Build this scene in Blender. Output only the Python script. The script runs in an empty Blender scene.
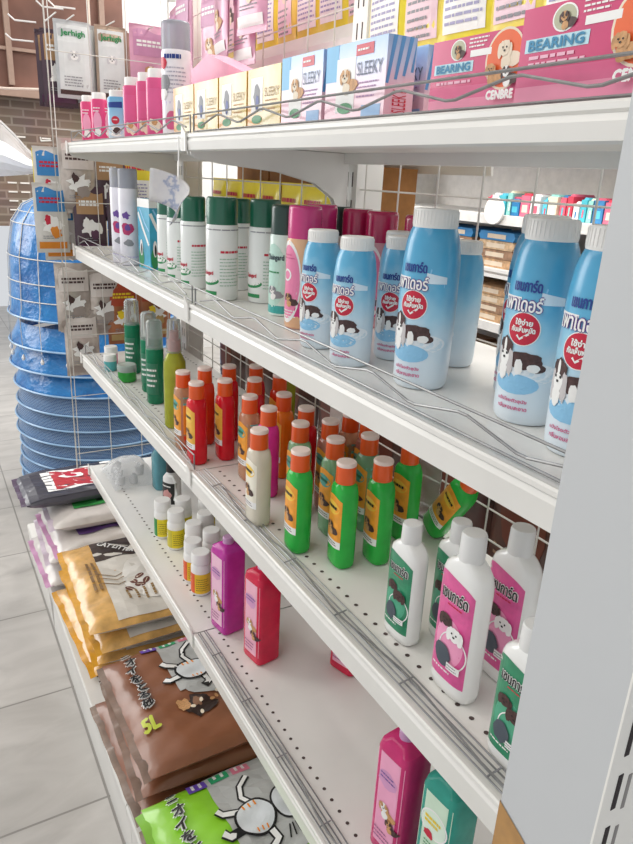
import bpy, math, random
from mathutils import Vector, Matrix
random.seed(7)
PI = math.pi
C = bpy.context.scene.collection
sc = bpy.context.scene
sc.view_settings.view_transform = 'Standard'
sc.view_settings.look = 'None'
sc.view_settings.exposure = 0.0

# ------------------------------------------------------------------ materials
def srgb(h):
    if isinstance(h, str):
        h = h.lstrip('#'); c = [int(h[i:i+2], 16)/255 for i in (0, 2, 4)]
    else: c = list(h)
    return tuple(x/12.92 if x <= .04045 else ((x+.055)/1.055)**2.4 for x in c) + (1,)
MATS = {}
def mat(name, col, rough=.5, metal=0, trans=0, coat=0, noise=.06, nscale=30, bump=0, alpha=1, sss=0):
    if name in MATS: return MATS[name]
    m = bpy.data.materials.new(name); m.use_nodes = True
    nt = m.node_tree; b = nt.nodes['Principled BSDF']
    b.inputs['Roughness'].default_value = rough
    b.inputs['Metallic'].default_value = metal
    b.inputs['Transmission Weight'].default_value = trans
    b.inputs['Coat Weight'].default_value = coat
    b.inputs['Coat Roughness'].default_value = .12
    b.inputs['Alpha'].default_value = alpha
    if trans: b.inputs['IOR'].default_value = 1.15
    c = srgb(col)
    tc = nt.nodes.new('ShaderNodeTexCoord')
    n = nt.nodes.new('ShaderNodeTexNoise'); n.inputs['Scale'].default_value = nscale; n.inputs['Detail'].default_value = 3
    nt.links.new(tc.outputs['Object'], n.inputs['Vector'])
    r = nt.nodes.new('ShaderNodeValToRGB')
    r.color_ramp.elements[0].position = .3; r.color_ramp.elements[1].position = .7
    r.color_ramp.elements[0].color = tuple(x*(1-noise) for x in c[:3])+(1,)
    r.color_ramp.elements[1].color = tuple(min(1, x*(1+noise)) for x in c[:3])+(1,)
    nt.links.new(n.outputs['Fac'], r.inputs['Fac']); nt.links.new(r.outputs['Color'], b.inputs['Base Color'])
    if bump:
        bp = nt.nodes.new('ShaderNodeBump'); bp.inputs['Strength'].default_value = bump; bp.inputs['Distance'].default_value = .004
        nt.links.new(n.outputs['Fac'], bp.inputs['Height']); nt.links.new(bp.outputs['Normal'], b.inputs['Normal'])
    MATS[name] = m
    return m
def mat_ramp(name, stops, axis='Z', lo=0, hi=.2, rough=.3, swirl=.25, nscale=14, coat=.3):
    """colour runs along an object axis, stirred by noise (printed gradients on a label)"""
    m = bpy.data.materials.new(name); m.use_nodes = True
    nt = m.node_tree; b = nt.nodes['Principled BSDF']
    b.inputs['Roughness'].default_value = rough; b.inputs['Coat Weight'].default_value = coat
    tc = nt.nodes.new('ShaderNodeTexCoord'); sx = nt.nodes.new('ShaderNodeSeparateXYZ')
    nt.links.new(tc.outputs['Object'], sx.inputs[0])
    mr = nt.nodes.new('ShaderNodeMapRange'); mr.inputs[1].default_value = lo; mr.inputs[2].default_value = hi
    nt.links.new(sx.outputs[axis], mr.inputs[0])
    n = nt.nodes.new('ShaderNodeTexNoise'); n.inputs['Scale'].default_value = nscale
    nt.links.new(tc.outputs['Object'], n.inputs['Vector'])
    a = nt.nodes.new('ShaderNodeMath'); a.operation = 'MULTIPLY_ADD'; a.inputs[1].default_value = swirl
    nt.links.new(n.outputs['Fac'], a.inputs[0])
    s = nt.nodes.new('ShaderNodeMath'); s.operation = 'SUBTRACT'; s.inputs[1].default_value = swirl*.5
    nt.links.new(mr.outputs[0], s.inputs[0]); nt.links.new(s.outputs[0], a.inputs[2])
    r = nt.nodes.new('ShaderNodeValToRGB')
    els = r.color_ramp.elements
    while len(els) < len(stops): els.new(.5)
    for e, (p, c) in zip(els, stops): e.position = p; e.color = srgb(c)
    nt.links.new(a.outputs[0], r.inputs['Fac']); nt.links.new(r.outputs['Color'], b.inputs['Base Color'])
    return m

# ------------------------------------------------------------------ mesh builder
class MB:
    def __init__(s): s.v = []; s.f = []; s.m = []; s.mats = []
    def mi(s, m):
        if m not in s.mats: s.mats.append(m)
        return s.mats.index(m)
    def add(s, vs, fs, m):
        o = len(s.v); k = s.mi(m)
        s.v += [tuple(v) for v in vs]
        for f in fs: s.f.append([i+o for i in f]); s.m.append(k)
    def box(s, a, b, m, M=None):
        x0, y0, z0 = a; x1, y1, z1 = b
        vs = [Vector(p) for p in ((x0,y0,z0),(x1,y0,z0),(x1,y1,z0),(x0,y1,z0),(x0,y0,z1),(x1,y0,z1),(x1,y1,z1),(x0,y1,z1))]
        if M: vs = [M @ v for v in vs]
        s.add(vs, [(3,2,1,0),(4,5,6,7),(0,1,5,4),(1,2,6,5),(2,3,7,6),(3,0,4,7)], m)
    def tube(s, pts, r, m, n=6, closed=False):
        pts = [Vector(p) for p in pts]; vs = []; fs = []; N = len(pts)
        up = Vector((0, 0, 1))
        for i, p in enumerate(pts):
            a = pts[i-1] if (i or closed) else pts[0]; b = pts[(i+1) % N] if (i < N-1 or closed) else pts[-1]
            t = (b-a); t = t.normalized() if t.length > 1e-9 else Vector((1,0,0))
            e = t.cross(up)
            if e.length < .05: e = t.cross(Vector((0, 1, 0)))
            e.normalize(); g = e.cross(t)
            for k in range(n):
                an = 2*PI*k/n; vs.append(p + e*math.cos(an)*r + g*math.sin(an)*r)
        for i in range(N if closed else N-1):
            for k in range(n):
                j = (i+1) % N
                fs.append((i*n+k, i*n+(k+1) % n, j*n+(k+1) % n, j*n+k))
        if not closed: fs.append(tuple(range(n))[::-1]); fs.append(tuple((N-1)*n+k for k in range(n)))
        s.add(vs, fs, m)
    def loft(s, rings, m, cap0=True, cap1=True):
        n = len(rings[0]); vs = [p for r in rings for p in r]; fs = []
        for i in range(len(rings)-1):
            for k in range(n): fs.append((i*n+k, i*n+(k+1) % n, (i+1)*n+(k+1) % n, (i+1)*n+k))
        if cap0: fs.append(tuple(range(n))[::-1])
        if cap1: fs.append(tuple((len(rings)-1)*n+k for k in range(n)))
        s.add(vs, fs, m)
    def prism(s, poly, axis, a, b, m):
        """poly = list of 2-D points in the plane across `axis`, pushed from a to b"""
        def P(p, t):
            return {'x': (t, p[0], p[1]), 'y': (p[0], t, p[1]), 'z': (p[0], p[1], t)}[axis]
        n = len(poly)
        vs = [P(p, a) for p in poly]+[P(p, b) for p in poly]
        fs = [(i, (i+1) % n, (i+1) % n+n, i+n) for i in range(n)]+[tuple(range(n))[::-1], tuple(range(n, 2*n))]
        s.add(vs, fs, m)
    def build(s, name, parent=None, smooth=False, loc=None, fix=True, label=None):
        me = bpy.data.meshes.new(name); me.from_pydata(s.v, [], s.f)
        for m in s.mats: me.materials.append(m)
        me.polygons.foreach_set('material_index', s.m)
        me.update()
        if fix:
            import bmesh
            bm = bmesh.new(); bm.from_mesh(me); bmesh.ops.recalc_face_normals(bm, faces=bm.faces); bm.to_mesh(me); bm.free()
        if smooth:
            me.shade_smooth() if hasattr(me, 'shade_smooth') else None
            try: me.set_sharp_from_angle(angle=math.radians(38))
            except Exception: pass
        o = bpy.data.objects.new(name, me); C.objects.link(o)
        if parent: o.parent = parent
        if loc: o.location = loc
        if label: o['label'] = label
        return o

def tag(o, label=None, cat=None, group=None, kind=None):
    if label: o['label'] = label
    if cat: o['category'] = cat
    if group: o['group'] = group
    if kind: o['kind'] = kind
    return o
def empty(name, loc=(0, 0, 0), rz=0):
    o = bpy.data.objects.new(name, None); C.objects.link(o); o.location = loc; o.rotation_euler = (0, 0, rz)
    o.empty_display_size = .02
    return o
def dup(root, loc, rot=(0, 0, 0), label=None, cat=None, group=None, scale=None):
    r = root.copy(); C.objects.link(r); r.location = loc; r.rotation_euler = rot
    if scale: r.scale = scale
    tag(r, label, cat, group)
    for ch in list(root.children):
        c = ch.copy(); C.objects.link(c); c.parent = r
        for g in list(ch.children):
            d = g.copy(); C.objects.link(d); d.parent = c
    return r
class Kind:
    """a prototype: first placement moves it, later ones copy it"""
    def __init__(s, root): s.root = root; s.used = False
    def put(s, loc, label, cat, group=None, rz=0, rot=None, scale=None):
        rot = rot or (0, 0, rz)
        if not s.used:
            s.used = True; o = s.root; o.location = loc; o.rotation_euler = rot
            if scale: o.scale = scale
            return tag(o, label, cat, group)
        return dup(s.root, loc, rot, label, cat, group, scale or (1, 1, 1))

# ------------------------------------------------------------------ label art
_txt = {}
def text_geo(t):
    if t not in _txt:
        cu = bpy.data.curves.new('t', 'FONT'); cu.body = t; cu.resolution_u = 2
        ob = bpy.data.objects.new('t', cu); C.objects.link(ob)
        bpy.context.view_layer.update()
        dg = bpy.context.evaluated_depsgraph_get(); me = ob.evaluated_get(dg).to_mesh()
        vs = [(v.co.x, v.co.y) for v in me.vertices]; fs = [tuple(p.vertices) for p in me.polygons]
        ob.evaluated_get(dg).to_mesh_clear()
        bpy.data.objects.remove(ob); bpy.data.curves.remove(cu)
        _txt[t] = (vs, fs)
    return _txt[t]
EPS = .00028
class Art:
    """flat printed shapes laid on a surface: mp(u, v, e) -> 3-D point e metres off the surface"""
    def __init__(s, mp, bold=0): s.mp = mp; s.mb = MB(); s.l = 1
    def put(s, pts, fs, m, l): s.mb.add([s.mp(u, v, EPS*l) for u, v in pts], fs, m)
    def rect(s, u0, v0, u1, v1, m, l=1, n=6, k=4, top=None):
        pts = []; fs = []
        for j in range(k+1):
            for i in range(n+1):
                u = u0+(u1-u0)*i/n; v = v0+(v1-v0)*j/k
                if top and j == k: v += top(i/n)
                pts.append((u, v))
        for j in range(k):
            for i in range(n):
                a = j*(n+1)+i; fs.append((a, a+1, a+n+2, a+n+1))
        s.put(pts, fs, m, l)
    def ell(s, cu, cv, ru, rv, m, l=1, rot=0, n=14, ring=0, jag=0, rnd=None):
        pts = []; fs = []; c, q = math.cos(rot), math.sin(rot)
        R = [ring, (1+ring)/2, 1] if ring else ([.001, .25, .5, .75, 1] if ru > .02 else [.001, .5, 1])
        for r in R:
            for k in range(n):
                a = 2*PI*k/n; j = 1+(random.uniform(-jag, jag) if jag else 0)
                x = ru*r*j*math.cos(a); y = rv*r*j*math.sin(a); pts.append((cu+x*c-y*q, cv+x*q+y*c))
        for i in range(len(R)-1):
            for k in range(n): fs.append((i*n+k, i*n+(k+1) % n, (i+1)*n+(k+1) % n, (i+1)*n+k))
        s.put(pts, fs, m, l)
    def line(s, pts, w, m, l=2):
        P = []; fs = []
        for i, p in enumerate(pts):
            a = pts[max(0, i-1)]; b = pts[min(len(pts)-1, i+1)]
            dx, dy = b[0]-a[0], b[1]-a[1]; L = math.hypot(dx, dy) or 1
            nx, ny = -dy/L*w/2, dx/L*w/2
            P += [(p[0]+nx, p[1]+ny), (p[0]-nx, p[1]-ny)]
        for i in range(len(pts)-1): fs.append((2*i, 2*i+1, 2*i+3, 2*i+2))
        s.put(P, fs, m, l)
    def poly(s, pts, m, l=1):
        s.put(pts, [tuple(range(len(pts)))], m, l)
    def text(s, t, cu, cv, h, m, l=3, w=None, rot=0, bold=0, skew=0):
        """centred on (cu, cv); h = total height; w = total width if fixed"""
        vs, fs = text_geo(t)
        if not vs: return
        x0 = min(v[0] for v in vs); x1 = max(v[0] for v in vs); y0 = min(v[1] for v in vs); y1 = max(v[1] for v in vs)
        sy = h/max(1e-6, y1-y0); sx = (w/(x1-x0)) if w else sy
        c, q = math.cos(rot), math.sin(rot)
        offs = [(0, 0)]
        if bold: offs = [(-bold, 0), (bold, 0), (0, bold), (0, -bold), (0, 0)]
        for k, (ox, oy) in enumerate(offs):
            pts = []
            for x, y in vs:
                X = (x-(x0+x1)/2)*sx+ox; Y = (y-(y0+y1)/2)*sy+oy; X += skew*Y
                pts.append((cu+X*c-Y*q, cv+X*q+Y*c))
            s.put(pts, fs, m, l+k*.06)
    def lines(s, u0, v0, u1, v1, n, m, l=2, th=.35, rag=.25):
        """rows of small print, broken into words"""
        dv = (v1-v0)/n
        for i in range(n):
            v = v0+dv*(i+.5); u = u0; end = u1-random.uniform(0, rag)*(u1-u0)
            while u < end:
                w = random.uniform(.06, .2)*(u1-u0); e = min(end, u+w)
                s.rect(u, v-dv*th/2, e, v+dv*th/2, m, l, 1, 1); u = e+.03*(u1-u0)
    def build(s, name, parent, label=None): return s.mb.build(name, parent, fix=False, label=label)

WHITE = mat('white_print', '#f4f3f0', .4)
BLACK = mat('black_print', '#1b1a1c', .45)
DKBLUE = mat('navy_print', '#223f8e', .4)
RED = mat('red_print', '#c81e3c', .35)
PURPLE = mat('purple_print', '#6b4a98', .4)
PINKP = mat('pink_print', '#d4608e', .4)
GREENP = mat('green_print', '#2f8f55', .4)
DGREEN = mat('dark_green_print', '#1c6a4c', .4)
BROWN = mat('brown_print', '#4a3230', .5, noise=.3, nscale=300)
TANF = mat('tan_fur_print', '#c99765', .5, noise=.2, nscale=300)
CREAM = mat('cream_print', '#efe0c8', .5)
GREYP = mat('grey_print', '#8f9095', .5)
ORANGEP = mat('orange_print', '#f2952a', .4)
YELLOWP = mat('yellow_print', '#f2d32a', .4)
LBLUE = mat('light_blue_print', '#8fc7ea', .4)
TEALP = mat('teal_print', '#3fa9a5', .4)
def dog(a, cu, cv, s, fur, face, l=4, body=True, flip=1, ears=None):
    """a small dog portrait made of patches"""
    ears = ears or fur
    if body:
        a.ell(cu+flip*.75*s, cv-.75*s, 1.05*s, .55*s, fur, l, jag=.12)
        a.ell(cu+flip*.2*s, cv-1.0*s, .5*s, .5*s, face, l+.5, jag=.1)
    a.ell(cu-.52*s, cv-.15*s, .24*s, .5*s, ears, l+1, jag=.1)
    a.ell(cu+.52*s, cv-.15*s, .24*s, .5*s, ears, l+1, jag=.1)
    a.ell(cu, cv, .5*s, .55*s, face, l+1.5, jag=.06)
    a.ell(cu-.3*s, cv+.18*s, .2*s, .32*s, fur, l+2); a.ell(cu+.3*s, cv+.18*s, .2*s, .32*s, fur, l+2)
    for d in (-1, 1): a.ell(cu+d*.2*s, cv+.05*s, .075*s, .075*s, BLACK, l+3, n=8)
    a.ell(cu, cv-.17*s, .11*s, .08*s, BLACK, l+3, n=8)

# ------------------------------------------------------------------ bottle geometry
def ring(z, rx, ry, n=2., N=28, cx=0, cy=0):
    out = []
    for k in range(N):
        a = 2*PI*k/N; c, q = math.cos(a), math.sin(a)
        out.append((cx+rx*math.copysign(abs(c)**(2/n), c), cy+ry*math.copysign(abs(q)**(2/n), q), z))
    return out
def lerp_prof(prof, z):
    if z <= prof[0][0]: return prof[0][1], prof[0][2]
    for a, b in zip(prof, prof[1:]):
        if z <= b[0]:
            t = (z-a[0])/max(1e-9, b[0]-a[0]); return a[1]+(b[1]-a[1])*t, a[2]+(b[2]-a[2])*t
    return prof[-1][1], prof[-1][2]
def round_map(prof):
    def f(u, v, e):
        r, _ = lerp_prof(prof, v); R = prof[len(prof)//2][1]
        a = u/R; return ((r+e)*math.sin(a), -(r+e)*math.cos(a), v)
    return f
def flat_map(prof, n=3.):
    def f(u, v, e):
        rx, ry = lerp_prof(prof, v); t = min(.985, abs(u)/rx)
        return (math.copysign(t*rx, u), -ry*(1-t**n)**(1/n)-e, v)
    return f
def side_map(prof, n=3.):
    def f(u, v, e):
        rx, ry = lerp_prof(prof, v); t = min(.985, abs(u)/ry)
        return (rx*(1-t**n)**(1/n)+e, math.copysign(t*ry, u), v)
    return f
def body_mb(prof, m, n=2., N=28, cap1=True):
    b = MB(); b.loft([ring(z, rx, ry, n, N) for z, rx, ry in prof], m, True, cap1); return b
def fin(o):   # register a prototype
    return Kind(o)

# ================================================================== PRODUCTS
# --- powder bottle
powder_body = mat_ramp('powder_gradient', [(.0, '#e4edf4'), (.3, '#cfe3ef'), (.5, '#a2d2e8'), (.68, '#62b2d8'), (1, '#3d9bc6')], 'Z', 0, .17, swirl=.45, nscale=26)
cap_white = mat('white_ribbed_cap', '#eeece8', .45, noise=.02)
def make_powder(R=.0315, h=.19, small=False):
    t = empty('powder_bottle')
    H = h*.905
    prof = [(0, R*.86, R*.86), (.004, R*.95, R*.95), (h*.08, R*.97, R*.97), (h*.5, R, R), (h*.72, R*.97, R*.97), (h*.82, R*.9, R*.9), (h*.87, R*.82, R*.82), (H, R*.73, R*.73)]
    body_mb(prof, powder_body, 2, 36).build('body', t, True)
    c = MB(); r = R*.74
    c.loft([ring(H-.001, r, r, 2, 36), ring(H+.001, r*1.02, r*1.02, 2, 36), ring(h-.002, r, r, 2, 36), ring(h, r*.95, r*.95, 2, 36)], cap_white)
    for k in range(36):
        a = 2*PI*k/36
        c.tube([(r*1.01*math.cos(a), r*1.01*math.sin(a), H+.002), (r*1.0*math.cos(a), r*1.0*math.sin(a), h-.002)], .0006, cap_white, 4)
    c.build('cap', t, True)
    a = Art(round_map(prof)); s = h/.19; q = R/.0315
    # ribbon under the brand, wrapping to the right
    a.poly([(-.028*q, .128*s), (.018*q, .131*s), (.034*q, .122*s), (.034*q, .112*s), (.016*q, .120*s), (-.028*q, .112*s)], LBLUE, .5)
    a.rect(-.033*q, .118*s, -.004*q, .121*s, WHITE, .8)
    a.rect(.014*q, .116*s, .036*q, .127*s, mat('ribbon_print', '#dbeaf4', .4), 1, 6, 2, top=lambda t: -.004*t)
    a.text('เชนการ์ด', .000, .132*s, .0105*s, DKBLUE, 3, w=.027*q, bold=.0004)
    a.text('เพาเดอร์', -.003*q, .1155*s, .0135*s, PURPLE, 3, w=.038*q, bold=.0011)
    a.text('เพาเดอร์', -.003*q, .1155*s, .0135*s, WHITE, 5, w=.038*q, bold=.0003)
    a.ell(.002*q, .0925*s, .0158*q, .0158*s, WHITE, 1.6, n=28); a.ell(.002*q, .0925*s, .0149*q, .0149*s, RED, 2, n=28)
    a.text('ใช้ง่าย', .002*q, .0990*s, .0056*s, WHITE, 3, w=.016*q, bold=.0003); a.text('กันเห็บหมัด', .002*q, .0925*s, .0056*s, WHITE, 3, w=.022*q, bold=.0003)
    a.line([(-.003*q, .0865*s), (0, .0830*s), (.008*q, .0890*s)], .0020, WHITE, 3)
    # cloud, dogs, print
    a.ell(0, .052*s, .042*q, .012*s, mat('cloud_print', '#e9f1f7', .4), 1, n=24)
    a.ell(.0, .040*s, .024*q, .010*s, LBLUE, 1.5, n=18)
    a.ell(.008*q, .063*s, .016*q, .0085*s, BROWN, 3, jag=.15, n=20); a.ell(.021*q, .057*s, .007*q, .004*s, BROWN, 3, jag=.1)
    a.ell(.003*q, .057*s, .004*q, .008*s, WHITE, 4, jag=.1); a.ell(.016*q, .057*s, .006*q, .004*s, WHITE, 4, jag=.1)
    a.ell(-.014*q, .066*s, .0100*q, .0165*s, BROWN, 3.4, jag=.12, n=20)
    a.ell(-.021*q, .060*s, .0035*q, .013*s, mat('silver_fur_print', '#c9c4c4', .5), 3.7, jag=.15); a.ell(-.0065*q, .060*s, .0035*q, .013*s, mat('silver_fur_print', '#c9c4c4', .5), 3.7, jag=.15)
    a.ell(-.014*q, .0625*s, .0060*q, .0085*s, WHITE, 4, jag=.1); a.ell(-.014*q, .050*s, .0055*q, .009*s, WHITE, 4, jag=.15)
    a.ell(-.014*q, .075*s, .0018*q, .007*s, WHITE, 4.5)
    for d in (-1, 1): a.ell((-.014+d*.0032)*q, .0675*s, .0014*q, .0014*s, BLACK, 5, n=8)
    a.ell(-.014*q, .0635*s, .0017*q, .0013*s, BLACK, 5, n=8)
    a.text('แป้งโรยตัวสุนัข', 0, .0235*s, .0045*s, PINKP, 3, w=.030*q, bold=.00015); a.text('กลิ่นหอมสะอาด', .001, .017*s, .0045*s, PINKP, 3, w=.030*q, bold=.00015)
    a.build('label_print', t)
    return fin(t)
K_pow = make_powder(); K_pows = make_powder(.0262, .152)

# --- aerosol cans
def make_spray(name, R, h, capm, bodym, art, caph=.26, clear=None, captop=True):
    t = empty(name); H = h*(1-caph)
    prof = [(0, R*.93, R*.93), (.003, R, R), (h*.3, R, R), (h*.5, R, R), (H-.004, R, R), (H, R*.95, R*.95)]
    body_mb(prof, bodym, 2, 32).build('body', t, True)
    c = MB(); r = R*.955
    c.loft([ring(H, r, r, 2, 32), ring(h-.006, r, r, 2, 32), ring(h-.002, r*.97, r*.97, 2, 32), ring(h, r*.88, r*.88, 2, 32)], capm)
    c.build('cap', t, True)
    a = Art(round_map(prof)); art(a, R, H); a.build('label_print', t)
    return fin(t)
can_white = mat('white_can', '#eef1ee', .28, coat=.4, noise=.02)
cap_green = mat('green_cap', '#17634a', .3, coat=.4)
cap_dkgreen = mat('dark_green_cap', '#123b30', .3, coat=.4)
cap_pink = mat('pink_cap', '#d3327f', .25, coat=.5)
cap_crim = mat('crimson_cap', '#b81f55', .25, coat=.5)
def art_green(a, R, H):
    a.rect(-.5*R, H*.93, 2.6*R, H*.945, GREYP, 1, 10, 1)
    a.text('Chaingard', -.35*R, H*.36, .0085, RED, 3, w=.024, bold=.0003)
    a.ell(-.35*R, H*.26, .8*R, .008, GREENP, 1.2, n=20); a.ell(-.35*R, H*.285, .72*R, .007, WHITE, 1.6, n=20)
    a.rect(-.9*R, H*.07, .3*R, H*.12, GREENP, 1, 6, 1)
    a.lines(.55*R, H*.62, 1.9*R, H*.68, 1, RED, 2, .5, 0)
    a.lines(.5*R, H*.18, 1.95*R, H*.58, 9, mat('pale_green_print', '#8fb79d', .5), 2, .25)
K_green = make_spray('spray_can', .0285, .175, cap_green, can_white, art_green)
K_greens = make_spray('spray_can', .0245, .170, cap_green, can_white, art_green)
def art_gard(a, R, H):
    a.ell(0, H*.5, .95*R, .05, mat('mint_print', '#bfe3d6', .4), 1, n=24)
    a.text('Chaingard', .1*R, H*.72, .011, mat('slate_print', '#3b4d55', .4), 3, w=.034, bold=.0004)
    a.lines(-.5*R, H*.52, .6*R, H*.57, 1, GREENP, 3)
    a.rect(-R, H*.03, 1.3*R, H*.13, TEALP, 1, 8, 1)
    dog(a, 0, H*.33, .011, GREYP, WHITE, 3)
K_gard = make_spray('spray_can', .0255, .172, cap_dkgreen, mat('pale_mint_can', '#dcefe6', .3, coat=.3), art_gard)
def art_pink(a, R, H):
    a.rect(-1.5*R, H*.0, 1.6*R, H*.3, mat('magenta_print', '#d8307f', .35), .6, 12, 2)
    a.ell(-.05*R, H*.52, .95*R, H*.46, WHITE, 1, n=28, ring=.0); a.ell(-.05*R, H*.52, .86*R, H*.41, mat('rose_print', '#ee86ad', .4), 1.5, n=28)
    a.ell(-.1*R, H*.6, .36*R, .009, WHITE, 2, n=16, ring=.7)
    a.lines(-.6*R, H*.77, .5*R, H*.84, 2, PINKP, 3)
    dog(a, .05*R, H*.36, .010, BROWN, TANF, 3)
    a.lines(-.6*R, H*.12, .7*R, H*.22, 3, WHITE, 3)
K_pink = make_spray('spray_can', .0255, .176, cap_pink, mat('peach_can', '#e6b48b', .3, coat=.4), art_pink)
K_pinkd = make_spray('spray_can', .0255, .172, cap_crim, mat('rose_can', '#d7a0a8', .3), art_pink)
def art_lav(a, R, H):
    a.rect(-2.4*R, 0, 2.4*R, H*.42, mat('lilac_print', '#d7cfe8', .4), .5, 16, 1)
    a.lines(-.4*R, H*.89, .8*R, H*.95, 1, DKBLUE, 3, .8, 0)
    a.lines(-.2*R, H*.5, 1.2*R, H*.82, 7, mat('pale_grey_print', '#b9b6c6', .5), 2)
    a.ell(-.55*R, H*.85, .35*R, .010, RED, 3, jag=.15); a.ell(-.5*R, H*.62, .5*R, .016, GREYP, 3, jag=.15); a.ell(-.6*R, H*.5, .4*R, .01, WHITE, 4, jag=.15)
    a.ell(.1*R, H*.2, .5*R, .016, PINKP, 2, jag=.1)
clearcap = mat('frosted_clear_cap', '#c9ccd6', .2, trans=.5)
K_lav = make_spray('spray_can', .027, .195, clearcap, mat('white_lilac_can', '#f2eff5', .3, coat=.4), art_lav, .24)
def art_far(a, R, H):
    a.ell(.2*R, H*.66, .4*R, .008, PURPLE, 3, jag=.3)
    a.ell(.3*R, H*.48, .6*R, .014, mat('cerise_print', '#c03a6e', .4), 2, jag=.2); a.ell(.3*R, H*.5, .3*R, .008, PURPLE, 3, jag=.2)
    a.ell(.4*R, H*.3, .5*R, .008, GREYP, 2, jag=.2); a.rect(-R, 0, 1.4*R, H*.12, mat('lilac_print2', '#c9c0e2', .4), 1, 8, 1)
K_tall = make_spray('spray_can', .0225, .213, clearcap, mat('white_far_can', '#eceaf2', .3), art_far, .2)

# --- top shelf talc bottles (pink / blue) with white caps
def make_talc(bodym, dec, capm=cap_white, h=.115, R=.02, name='talc_bottle'):
    t = empty(name)
    prof = [(0, R*.9, R*.75), (.003, R, R*.82), (h*.5, R, R*.82), (h*.84, R, R*.82), (h*.87, R*.85, R*.8)]
    body_mb(prof, bodym, 2.6, 28).build('body', t, True)
    c = MB(); c.loft([ring(h*.86, R*.82, R*.78), ring(h*.985, R*.82, R*.78), ring(h, R*.76, R*.72)], capm); c.build('cap', t, True)
    a = Art(flat_map(prof, 2.6)); b = Art(side_map(prof, 2.6)); dec(a, R, h)
    dec(b, R, h); b.build('side_print', t)
    a.build('label_print', t)
    return fin(t)
def dec_pink(a, R, h):
    a.ell(0, h*.42, .55*R, h*.2, mat('light_pink_print', '#f4a6c4', .4), 1.2); a.lines(-.5*R, h*.6, .5*R, h*.72, 2, WHITE, 2)
    a.ell(0, h*.2, .45*R, h*.08, WHITE, 1.5, jag=.2)
def dec_pink2(a, R, h):
    a.rect(-.6*R, h*.32, .6*R, h*.72, mat('rosy_print', '#e35e95', .4), 1.2); a.ell(0, h*.2, .6*R, h*.1, CREAM, 1.5, jag=.25); a.ell(0, h*.24, .3*R, h*.05, TANF, 2, jag=.2)
def dec_blue(a, R, h):
    a.rect(-.7*R, h*.66, .7*R, h*.76, DKBLUE, 1.2, top=lambda t: .002*t); a.ell(0, h*.42, .42*R, .0088, RED, 2); a.lines(-.25*R, h*.4, .25*R, h*.46, 1, WHITE, 3)
    a.ell(0, h*.2, .8*R, h*.1, WHITE, 1); a.ell(.1*R, h*.22, .4*R, h*.06, BROWN, 2, jag=.2)
K_talcp = make_talc(mat('hot_pink_bottle', '#e5407f', .35, coat=.3), dec_pink)
K_talcr = make_talc(mat('deep_pink_bottle', '#e2538c', .35, coat=.3), dec_pink2, h=.125, R=.0205)
K_talcb = make_talc(mat_ramp('blue_talc', [(0, '#dfeaf3'), (.5, '#9fcdea'), (1, '#4fa5d2')], 'Z', 0, .1), dec_blue, h=.11, R=.0235)

# --- small pet gel bottles with orange caps
cap_orange = mat('orange_cap', '#ec5c1e', .35, coat=.3)
def make_gel(gel, label='orange', clear=False, band=None, h=.16, rx=.0235, ry=.0170, fade=None):
    t = empty('gel_bottle')
    prof = [(0, rx*.86, ry*.8), (.003, rx*.97, ry*.96), (h*.06, rx, ry), (h*.4, rx, ry), (h*.66, rx, ry), (h*.73, rx*.93, ry*.98), (h*.78, rx*.68, ry*.95), (h*.81, .0118, .0118)]
    body_mb(prof, gel, 2.8, 28).build('body', t, True)
    c = MB(); r = .0142
    c.loft([ring(h*.805, r, r, 2, 24), ring(h*.815, r*1.03, r*1.03, 2, 24), ring(h*.965, r*.98, r*.98, 2, 24)], cap_orange)
    cp = c.build('cap', t, True)
    d = MB(); d.loft([ring(h*.965, r*1.0, r*1.0, 2, 24), ring(h*.985, r*1.03, r*1.03, 2, 24), ring(h, r*.93, r*.93, 2, 24)], mat('white_cap_top', '#f0dcd2', .4)); d.build('cap_top', cp, True)
    a = Art(flat_map(prof, 2.8)); w = rx*.86
    lab = {'orange': mat('orange_label', '#f0a033', .4, noise=.15, nscale=80), 'yellow': mat('amber_label', '#eeb544', .4), 'white': mat('cream_label', '#f0ead9', .4)}[label]
    a.rect(-w, h*.2, w, h*.70, lab, 1, 10, 4, top=lambda t: -.006*abs(2*t-1)**2)
    a.rect(-w, h*.2, w, h*.27, WHITE, 1.4, 10, 1)
    a.ell(0, h*.58, w*.85, .010, mat('teal_label', '#46a39a', .4) if clear else mat('yellow_label', '#f6c94a', .4), 1.6, n=18)
    a.lines(-w*.6, h*.565, w*.6, h*.605, 1, BLACK if not clear else DGREEN, 3, .7, 0)
    dog(a, -.002, h*.41, .0105, BROWN, TANF, 3)
    a.lines(-w*.8, h*.215, w*.8, h*.26, 2, BROWN, 3)
    a.build('label_print', t)
    if clear:   # label of the back seen as print along the side
        b = Art(side_map(prof, 2.8))
        b.rect(-ry*.75, h*.22, ry*.75, h*.6, ORANGEP if label != 'white' else WHITE, 1, 4, 4); b.rect(-ry*.75, h*.6, ry*.75, h*.7, mat('teal_label2', '#62b3a8', .4), 1.1, 4, 1)
        if band: b.rect(-ry*.8, h*.03, ry*.8, h*.2, band, 1, 4, 1)
        b.build('side_print', t)
    return fin(t)
def gelmat(n, c, tr=.35, rough=.16): return mat(n, c, rough, trans=tr, coat=.5, noise=.1, nscale=40)
K_gr = make_gel(gelmat('green_gel', '#36bb4c', .12))
K_red = make_gel(gelmat('red_gel', '#e0202f', .15), 'yellow')
K_redor = make_gel(gelmat('red_orange_gel', '#e23e24', .15), 'yellow')
K_or = make_gel(gelmat('orange_gel', '#f5821f', .15), 'yellow')
K_mag = make_gel(gelmat('magenta_gel', '#ee3aa6', .15), 'orange')
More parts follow.
